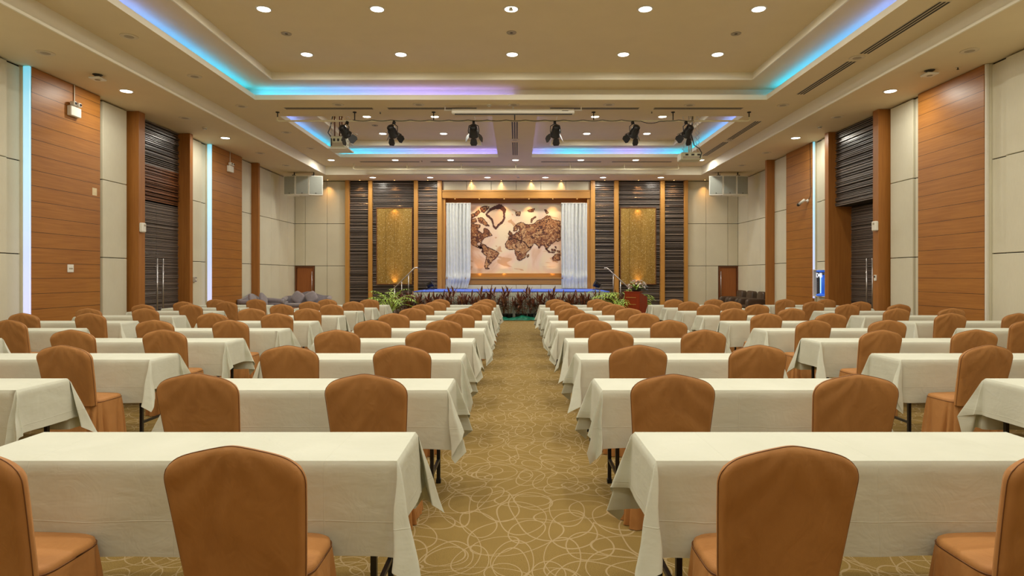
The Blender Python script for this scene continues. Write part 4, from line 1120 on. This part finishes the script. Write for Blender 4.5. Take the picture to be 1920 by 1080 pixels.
# loudspeaker arrays
def array(cx, label, flip):
    r = empty('loudspeaker_array', (cx, 23.25, 4.955), label=label, cat='loudspeaker', group='white loudspeaker arrays')
    for k in range(3):
        ang = math.radians((k-1)*17)*1; x = (k-1)*.487; y = .05-.055*(0 if k == 1 else 1)+0
        T = Matrix.Translation((x, (abs(k-1))*.055, 0)) @ Matrix.Rotation(ang, 4, 'Z')
        m = MB()
        a_ = [(-.245, 0), (.245, 0), (.14, .42), (-.14, .42)]
        m.add([(p[0], p[1], -.355) for p in a_]+[(p[0], p[1], .355) for p in a_], [(3,2,1,0), (4,5,6,7), (0,1,5,4), (1,2,6,5), (2,3,7,6), (3,0,4,7)], 0, False, T)
        b = m.build('cabinet', M['speaker_white'], r)
        m = MB(); m.box(-.218, .218, -.012, 0, -.318, .325, mat=T); g = m.build('grille', M['speaker_grey'], b)
        m = MB(); m.lathe([(.018, 0), (.018, .006)], 12, mat=T @ Matrix.Translation((0, -.011, -.29)) @ Matrix.Rotation(PI/2, 4, 'X')); m.build('badge', M['slot_dark'], b)
    for x in (-.36, .36):
        zt_ = (Z0-4.955)/1.033-.002
        m = MB(); m.box(x-.05, x+.05, .1, .3, .35, .40); m.tube([(x, .2, .38), (x, .2, zt_)], .02, 8); m.build('bracket', M['black_metal'], r)
    r.scale = (1.033, 1.033, 1.033)
array(X_at(566.5, 23.25), 'white three cabinet loudspeaker array under the left ceiling', 1)
array(X_at(1368.5, 23.25), 'white three cabinet loudspeaker array under the right ceiling', -1)

# ------------------------------------------------------------------ wall fittings
def wall_root(name, sd, X, Y, z, label, cat, group=None):
    """local +x points away from the wall into the room, local y along the wall"""
    return empty(name, (X, Y, z), 0 if sd == 'L' else PI, label, cat, group)
def emergency(sd, X, Y, z, label):
    r = wall_root('emergency_light', sd, X, Y, z, label, 'emergency light', 'twin head emergency lights')
    m = MB(); m.bbox(0, .09, -.15, .15, -.11, .09, .012); m.build('battery_box', M['white_plastic'], r)
    for sy in (-.07, .07):
        m = MB(); m.bbox(.03, .13, sy-.045, sy+.045, .105, .19, .015); m.tube([(.06, sy, .08), (.06, sy, .11)], .012, 8); h = m.build('lamp_head', M['white_plastic'], r)
        m = MB(); m.lathe([(.028, 0), (.024, .006)], 12, mat=Matrix.Translation((.13, sy, .148)) @ Matrix.Rotation(PI/2, 4, 'Y')); m.build('bulb', M['lens_glass'], h)
    m = MB(); m.tube([(.015, .04, .08), (.015, .04, Z0-z-.005)], .011, 8); m.build('conduit', M['white_plastic'], r)
emergency('L', -9.15, 12.62, 4.90, 'white twin headed emergency light high on the nearer left wood panel')
emergency('L', -9.15, 19.5, 4.92, 'white twin headed emergency light high on the farther left wood panel')
r = wall_root('light_switch', 'L', -9.15, 12.56, 1.67, 'square white switch plate on the nearer left wood panel', 'light switch')
m = MB(); m.bbox(0, .02, -.085, .085, -.08, .08, .006); m.build('plate', M['white_plastic'], r)
m = MB()
for k in range(4): m.box(.02, .024, -.05+k*.027, -.05+k*.027+.018, -.02, .012)
m.build('switch_row', M['grille_grey'], r)
r = wall_root('light_switch', 'L', -9.23, 17.62, 1.41, 'small steel switch plate on the beige wall past the left portal', 'light switch')
m = MB(); m.bbox(-.05, .012, -.06, .06, -.07, .07, .004); m.build('plate', M['steel'], r)
m = MB(); m.box(.012, .018, -.03, .03, -.035, .035); m.build('rocker', M['white_plastic'], r)
m = MB(); m.box(-9.15, -9.147, 13.22, 13.36, 3.26, 3.42); tag(m.build('paper_scrap', M['paper']), 'torn yellowed paper scrap stuck on the nearer left wood panel', 'paper scrap')
def airfresh(sd, X, Y, z, label):
    r = wall_root('air_freshener', sd, X, Y, z, label, 'air freshener', 'white boxes on the portal jambs')
    m = MB(); m.bbox(0, .09, -.08, .08, -.115, .115, .02); m.build('housing', M['white_plastic'], r)
    m = MB(); m.box(.088, .093, -.02, .05, .03, .075); m.build('display', M['grille_grey'], r)
airfresh('L', -9.06, 14.78, 2.68, 'white plastic box on the near jamb of the left portal')
airfresh('R', 8.56, 14.58, 2.70, 'white plastic box on the near jamb of the right portal')
r = wall_root('card_reader', 'R', 8.56, 14.62, 1.47, 'small pale card reader on the near jamb of the right portal', 'card reader')
m = MB(); m.bbox(0, .03, -.04, .04, -.07, .07, .006); m.build('housing', M['white_plastic'], r); m = MB(); m.box(.03, .033, -.025, .025, 0, .05); m.build('screen', M['slot_dark'], r)
# camera on the far right wood panel
r = wall_root('security_camera', 'R', 8.72, 18.35, 3.76, 'white bullet security camera on the farther right wood panel', 'security camera')
m = MB(); m.lathe([(.05, 0), (.05, .03), (.03, .05)], 16, mat=Matrix.Rotation(PI/2, 4, 'Y')); m.build('base', M['white_plastic'], r)
m = MB(); m.tube([(.04, 0, 0), (.11, -.03, .0), (.13, -.10, -.02)], .018, 8)
m.tube([(.13, .02, .02), (.15, -.24, -.06)], .042, 14); b = m.build('camera_body', M['white_plastic'], r)
m = MB(); m.tube([(.15, -.235, -.058), (.155, -.33, -.085)], .048, 14); m.build('sun_shield', M['black_metal'], r)
m = MB(); m.tube([(.01, .03, .03), (.02, .16, .12), (.02, .20, .3), (.02, .17, .5), (.02, .15, Z0-3.76-.01)], .006, 6); m.build('cable', M['black_metal'], r)
# blue display cabinet
r = wall_root('display_cabinet', 'R', 8.77, 17.60, .92, 'dark glass cabinet with a glowing blue tube beside the right portal', 'display cabinet')
m = MB()
for q in ((-.36, -.33, 0, .78), (.33, .36, 0, .78), (-.33, .33, 0, .02), (-.33, .33, .76, .78)): m.box(-.02, .10, q[0], q[1], q[2], q[3])
m.build('frame', M['white_paint'], r)
m = MB(); m.box(-.03, .0, -.33, .33, .02, .76); m.build('back_panel', M['lens_glass'], r)
m = MB(); m.lathe([(.16, .02), (.19, .03), (.17, .07), (.10, .09)], 24, mat=Matrix.Translation((.0, .04, 0))); m.build('lamp_base', M['blue_glow'], r)
m = MB(); m.lathe([(.065, .09), (.065, .62)], 24, mat=Matrix.Translation((.01, .08, 0))); tb = m.build('blue_tube', M['blue_glow'], r)
m = MB(); m.tube([(.083, .06, .10), (.083, .06, .61)], .014, 8); m.build('cyan_tube', M['cyan_glow'], r)
m = MB(); m.lathe([(.10, .70), (.19, .72), (.16, .755)], 24, mat=Matrix.Translation((.0, .04, 0))); m.build('lamp_cap', M['blue_glow'], r)
for k in range(6):
    m = MB(); m.box(.085, .09, -.27, -.10, .13+k*.055, .134+k*.055); m.build('shelf_line', M['grille_grey'], r)
fc = bpy.data.curves.new('sign', 'FONT'); fc.body = 'D4B'; fc.size = .19; fc.extrude = .006; fc.align_x = 'CENTER'
fo = bpy.data.objects.new('sign', fc); COL.objects.link(fo)
dg = bpy.context.evaluated_depsgraph_get(); fm = bpy.data.meshes.new_from_object(fo.evaluated_get(dg)); bpy.data.objects.remove(fo)
so = bpy.data.objects.new('illuminated_letters', fm); COL.objects.link(so); fm.materials.clear(); fm.materials.append(M['screen_text']); so.parent = r
so.location = (.09, -.01, .55); so.rotation_euler = (PI/2, 0, PI/2)

# ------------------------------------------------------------------ podium with flowers
pd = empty('podium', (X_at(1193, 19.5)+.02, 19.65, 0), math.radians(-40), 'reddish wooden podium standing right of the stage', 'podium')
m = MB(); W_, D_ = .27, .25
m.add([(-W_, -D_, .06), (W_, -D_, .06), (W_, D_, .06), (-W_, D_, .06), (-W_, -D_, 1.0), (W_, -D_, 1.0), (W_, D_, .84), (-W_, D_, .84)], [(0,3,2,1),(4,5,6,7),(0,1,5,4),(1,2,6,5),(2,3,7,6),(3,0,4,7)]); m.build('body', M['podium_wood'], pd)
m = MB(); m.bbox(-W_-.03, W_+.03, -D_-.03, D_+.03, 0, .07, .01); m.build('base', M['podium_wood'], pd)
m = MB(); m.bbox(-W_-.02, W_+.02, -D_-.02, -D_+.16, .995, 1.02, .006); m.build('top_board', M['podium_wood'], pd)
for k in range(4):
    m = MB(); m.box(-W_+.05, W_-.13, -D_-.012, -D_, .84-k*.22-.02, .84-k*.22); m.build('trim_strip', M['wood_gold'], pd)
m = MB(); m.box(W_-.10, W_-.02, -D_-.014, -D_, .1, .9); m.build('front_strip', M['podium_wood'], pd)
fw = empty('flower_arrangement', (pd.location.x, 19.6, 1.02), 0, 'white and pink flower arrangement on top of the podium', 'flowers')
m = MB(); m.lathe([(.08, 0), (.11, .02), (.12, .07), (.10, .075)], 16); m.build('bowl', M['pot_black'], fw)
rr = random.Random(5)
def leaf(mb, base, direction, L, w, droop, n_=6, fold=.25, mi=0):
    d = Vector(direction).normalized(); p = Vector(base); side = d.cross(Vector((0, 0, 1)))
    if side.length < 1e-3: side = Vector((1, 0, 0))
    side.normalize(); L_, C_, R_ = [], [], []
    for i in range(n_+1):
        t = i/n_; ww = w*math.sin(PI*min(1, t*.88+.09))**.8*(1 if t < .97 else .2)
        up = side.cross(d).normalized()
        C_.append(p.copy()); L_.append(p+side*ww+up*ww*fold); R_.append(p-side*ww+up*ww*fold)
        p = p+d*(L/n_); d = (d+Vector((0, 0, -droop/n_))).normalized()
    mb.grid([L_, C_, R_], mi)
gl, bl = MB(), MB()
for k in range(46):
    a_ = rr.uniform(0, 2*PI); e_ = rr.uniform(.15, 1.4); R_ = rr.uniform(.16, .24)
    c_ = Vector((math.cos(a_)*math.cos(e_)*R_*1.15, math.sin(a_)*math.cos(e_)*R_*.9, .06+math.sin(e_)*R_))
    tgt = MB(); T = Matrix.Translation(c_) @ c_.to_track_quat('Z', 'Y').to_matrix().to_4x4()
    for j in range(6):
        a2 = j*PI/3; leaf(tgt, T @ Vector((0, 0, 0)), (T.to_3x3() @ Vector((math.cos(a2), math.sin(a2), .5))), .045, .016, .2, 3)
    tgt.build('bloom', M['petal_pink' if k % 4 == 0 else 'petal_white'], fw)
for k in range(26):
    a_ = rr.uniform(0, 2*PI); leaf(gl, (0, 0, .06), (math.cos(a_), math.sin(a_), rr.uniform(.1, 1.0)), rr.uniform(.2, .3), .02, .6)
for k in range(8):
    a_ = rr.uniform(-.6, .8); leaf(bl, (.06, 0, .08), (math.cos(a_), math.sin(a_), rr.uniform(-.3, .4)), .26, .035, .4)
gl.build('leaves', M['leaf_green'], fw); bl.build('blue_foliage', M['leaf_blue'], fw)

fw.scale = (1.3, 1.15, 1.25)
# ------------------------------------------------------------------ plants before the stage
def cordyline(seed, h):
    rr = random.Random(seed); r = empty('potted_cordyline')
    m = MB(); m.lathe([(.085, 0), (.11, .20), (.118, .205), (.118, .22), (.10, .22), (.095, .19)], 14); m.build('pot', M['pot_black'], r)
    m = MB(); stems = []
    for k in range(rr.choice((3, 4))):
        x, y = rr.uniform(-.05, .05), rr.uniform(-.04, .04); hh = h*rr.uniform(.40, .86); lx = (-.15, .14, 0, .05)[k]+rr.uniform(-.04, .04)
        stems.append((x+lx, y, hh)); m.tube([(x, y, .18), (x+lx*.4, y, hh*.6), (x+lx, y, hh)], .009, 6)
    m.build('stems', M['leg_wood'], r)
    m = MB()
    for (x, y, hh) in stems:
        n_ = rr.randint(11, 14)
        for k in range(n_):
            a_ = k*2.4+rr.uniform(-.3, .3); t = k/n_
            el = -.1+1.5*t
            leaf(m, (x, y, hh*.62+hh*.30*t), (math.cos(a_)*math.cos(el), math.sin(a_)*math.cos(el), math.sin(el)), rr.uniform(.26, .40)*(1-.1*t), rr.uniform(.020, .038), rr.uniform(.3, 1.1)*(1-.7*t))
    m.build('foliage', M['leaf_maroon'], r)
    return r
cps = [cordyline(60+k, (1.40, 1.16, 1.28, 1.06)[k]) for k in range(4)]; usedc = [False]*4
rr = random.Random(8); NPL = 34
for k in range(NPL):
    x = -4.05+7.9*k/(NPL-1)+rr.uniform(-.04, .04); i = rr.randrange(4) if k % 3 else 0
    if k % 5 == 2: i = 3
    if usedc[i]: o = copy_tree(cps[i])
    else: o = cps[i]; usedc[i] = True
    o.location = (x, 21.06+rr.uniform(-.03, .04), 0); o.rotation_euler = (0, 0, rr.uniform(0, 6.28))
    tag(o, 'dark maroon leaved potted plant before the stage, %s from the left' % ORD[k+1], 'potted plant', 'maroon plants along the stage front')
def palm(x, y, seed, label, h, side):
    rr = random.Random(seed); r = empty('potted_palm', (x, y, 0), 0, label, 'potted plant', 'bright green plants flanking the stage')
    m = MB(); m.lathe([(.12, 0), (.16, .26), (.17, .27), (.17, .30), (.14, .30), (.13, .27)], 16); m.build('pot', M['pot_black'], r)
    m = MB(); f_ = MB()
    for k in range(34):
        a_ = rr.uniform(0, 2*PI); el = rr.uniform(.75, 1.45); L = h*rr.uniform(.75, 1.0)
        d = Vector((math.cos(a_)*math.cos(el)+side*.10, math.sin(a_)*math.cos(el), math.sin(el))).normalized(); p = Vector((0, 0, .26)); pts = [p.copy()]
        n_ = 9
        for i in range(n_):
            p = p+d*(L/n_); d = (d+Vector((math.cos(a_)*.05, math.sin(a_)*.05, -.10-.02*i))).normalized(); pts.append(p.copy())
            if i >= 4:
                for sg in (-1, 1):
                    sd_ = d.cross(Vector((0, 0, 1))).normalized()*sg
                    leaf(f_, p, (sd_*.8+d*.9+Vector((0, 0, .15))), rr.uniform(.17, .28), .016, .8, 4)
        leaf(f_, p, d, .2, .013, .6, 4)
        m.tube(pts, .006, 5)
    m.build('stems', M['leaf_green'], r); f_.build('fronds', M['leaf_green'], r)
palm(-4.16, 20.25, 4, 'bright green palm in a dark pot left of the stage', 1.14, -1)
palm(3.48, 20.45, 9, 'bright green palm in a dark pot between stage and podium', 1.38, 0)
# crumpled green cloth along the foot of the plants
rows = []
for j in range(11):
    t = j/10; row = []
    for i in range(420):
        x = -4.2+8.2*i/419
        y = 20.78+.26*t+.02*noise.noise(Vector((x*3, t*2, 1)))
        z = .006+.15*math.sin(PI*min(1, t*.8))**.8*(.65+.5*noise.noise(Vector((x*2.2, t*1.5, 4))))+.035*noise.noise(Vector((x*9, t*5, 8)))*math.sin(PI*t)+.03*abs(noise.noise(Vector((x*5+t*7, t*3, 2))))
        row.append((x, y if t > 0 else 20.78+.05*noise.noise(Vector((x*4, 0, 3))), max(.004, z)))
    rows.append(row)
m = MB(); m.grid(rows); m.box(-4.2, 4.0, 20.90, 20.92, 0, .05)
tag(m.build('floor_drape', M['green']), 'crumpled green cloth bunched on the carpet before the stage', 'cloth')

# ------------------------------------------------------------------ sofas
def soft(mb, x0, x1, y0, y1, z0, z1, r=.05, mat=None, n=8):
    """rounded cushion block"""
    cx, cy, cz = (x0+x1)/2, (y0+y1)/2, (z0+z1)/2; hx, hy, hz = (x1-x0)/2, (y1-y0)/2, (z1-z0)/2
    rows = []
    for i in range(13):
        ph = -PI/2+PI*i/12; row = []
        for k in range(28):
            th = 2*PI*k/28
            c_, s_ = math.cos(th), math.sin(th); cp, sp_ = math.cos(ph), math.sin(ph)
            e = .35
            f_ = lambda v: math.copysign(abs(v)**e, v)
            row.append((cx+hx*f_(c_)*f_(max(0, cp)), cy+hy*f_(s_)*f_(max(0, cp)), cz+hz*f_(sp_)))
        rows.append(row)
    mb.grid(rows, 0, True, True, mat)
def camel_sofa(name, loc, rz, W, label, pillows, plab):
    r = empty(name, loc, rz, label, 'sofa', 'grey rolled arm sofas')     # faces local -y
    hw_ = W/2
    m = MB(); soft(m, -hw_+.05, hw_-.05, -.38, .34, .16, .36); m.build('frame', M['grey_velvet'], r)
    n_ = 2
    for k in range(n_):
        a_ = -hw_+.16+(W-.32)*k/n_; m = MB(); soft(m, a_, a_+(W-.32)/n_-.01, -.40, .20, .34, .48); m.build('seat_cushion', M['grey_velvet'], r)
    rows = []
    for j in range(9):
        t = j/8; row = []
        for i in range(31):
            s = -1+2*i/30; zt = .74+.17*math.exp(-(s/.45)**2)+.0*abs(s)
            row.append((hw_*.95*s, .22+.10*t, .30+(zt-.30)*t))
        row2 = [(p[0], p[1]+.12*(1-.3*t), p[2]) for p in reversed(row)]
        rows.append(row+row2)
    m = MB(); m.grid(rows, 0, True, True); nt = len(rows[-1]); b_ = len(m.v); m.v += rows[-1]
    for i in range(30): m.f.append([b_+i, b_+i+1, b_+nt-2-i, b_+nt-1-i]); m.m.append(0); m.sm.append(True)
    m.build('backrest', M['grey_velvet'], r)
    for sx in (-1, 1):
        m = MB(); x = sx*(hw_-.09); soft(m, x-.075, x+.075, -.36, .32, .16, .56)
        pts = [(x+sx*.03, -.40+.72*i/8, .60+.05*math.sin(i/8*PI*.5)) for i in range(9)]
        m.tube(pts, .085, 14); m.build('arm', M['grey_velvet'], r)
        for sy in (-.32, .28):
            m = MB(); m.lathe([(.018, 0), (.03, .12), (.035, .17)], 10, mat=Matrix.Translation((sx*(hw_-.12), sy, 0))); m.build('leg', M['leg_wood'], r)
    for (px_, pz_, ry) in pillows:
        T = Matrix.Translation(Vector(loc)) @ Matrix.Rotation(rz, 4, 'Z') @ Matrix.Translation((px_, .06, .69)) @ Matrix.Rotation(math.radians(-18), 4, 'X') @ Matrix.Rotation(math.radians(ry), 4, 'Y')
        m = MB(); rows = []
        for i in range(13):
            ph = -PI/2+PI*i/12
            rows.append([(.22*math.copysign(abs(math.cos(th))**.5, math.cos(th))*math.cos(ph)**.4 if abs(math.cos(ph)) > 1e-6 else 0, .075*math.sin(ph), .22*math.copysign(abs(math.sin(th))**.5, math.sin(th))*math.cos(ph)**.4 if abs(math.cos(ph)) > 1e-6 else 0) for th in [2*PI*k/28 for k in range(28)]])
        m.grid(rows, 0, True, True)
        o = m.build('pillow', M['grey_velvet']); o.matrix_world = T
        tag(o, plab.pop(0), 'pillow', 'grey sofa pillows')
camel_sofa('sofa', (-8.72, 20.95, 0), PI/2, 2.0, 'grey velvet camel back sofa against the left wall', [(-.55, 0, 20), (.3, 0, 38)], ['grey pillow at the near end of the sofa along the left wall', 'grey pillow leaning mid sofa along the left wall'])
camel_sofa('sofa', (-8.05, 23.55, 0), math.radians(12), 1.75, 'grey velvet camel back sofa in the far left corner', [(-.35, 0, 35), (.15, 0, -30)], ['grey pillow at the left of the far corner sofa', 'grey pillow at the right of the far corner sofa'])
r = empty('side_table', (-7.35, 20.6, 0), 0, 'low reddish wood side table beside the grey sofas', 'table')
m = MB(); m.bbox(-.28, .28, -.25, .25, .40, .44, .008); m.build('tabletop', M['door_wood'], r)
for sx in (-1, 1):
    for sy in (-1, 1): m = MB(); m.box(sx*.24-.02, sx*.24+.02, sy*.21-.02, sy*.21+.02, 0, .40); m.build('leg', M['door_wood'], r)
def armchair():
    r = empty('leather_armchair')       # faces local -y
    m = MB(); soft(m, -.40, .40, -.36, .34, .10, .34); m.build('frame', M['brown_leather'], r)
    m = MB(); soft(m, -.28, .28, -.40, .22, .32, .47); m.build('seat_cushion', M['brown_leather'], r)
    m = MB(); soft(m, -.30, .30, .14, .38, .40, .98, mat=Matrix.Rotation(math.radians(-6), 4, 'X')); m.build('back_cushion', M['brown_leather'], r)
    for sx in (-1, 1):
        m = MB(); soft(m, sx*.36-.09, sx*.36+.09, -.42, .34, .08, .70); m.build('arm', M['brown_leather'], r)
    for sx in (-1, 1):
        for sy in (-.3, .28): m = MB(); m.lathe([(.02, 0), (.025, .10)], 8, mat=Matrix.Translation((sx*.32, sy, 0))); m.build('foot', M['leg_wood'], r)
    return r
ac = armchair()
for k, (x, y, t) in enumerate(((8.56, 24.30, 'farthest of three against the right wall'), (8.56, 23.25, 'middle of three against the right wall'), (8.56, 22.20, 'nearest of three against the right wall'))):
    o = ac if k == 0 else copy_tree(ac)
    o.location = (x, y, 0); o.rotation_euler = (0, 0, -PI/2)
    tag(o, 'dark brown leather armchair, '+t, 'armchair', 'dark brown armchairs')
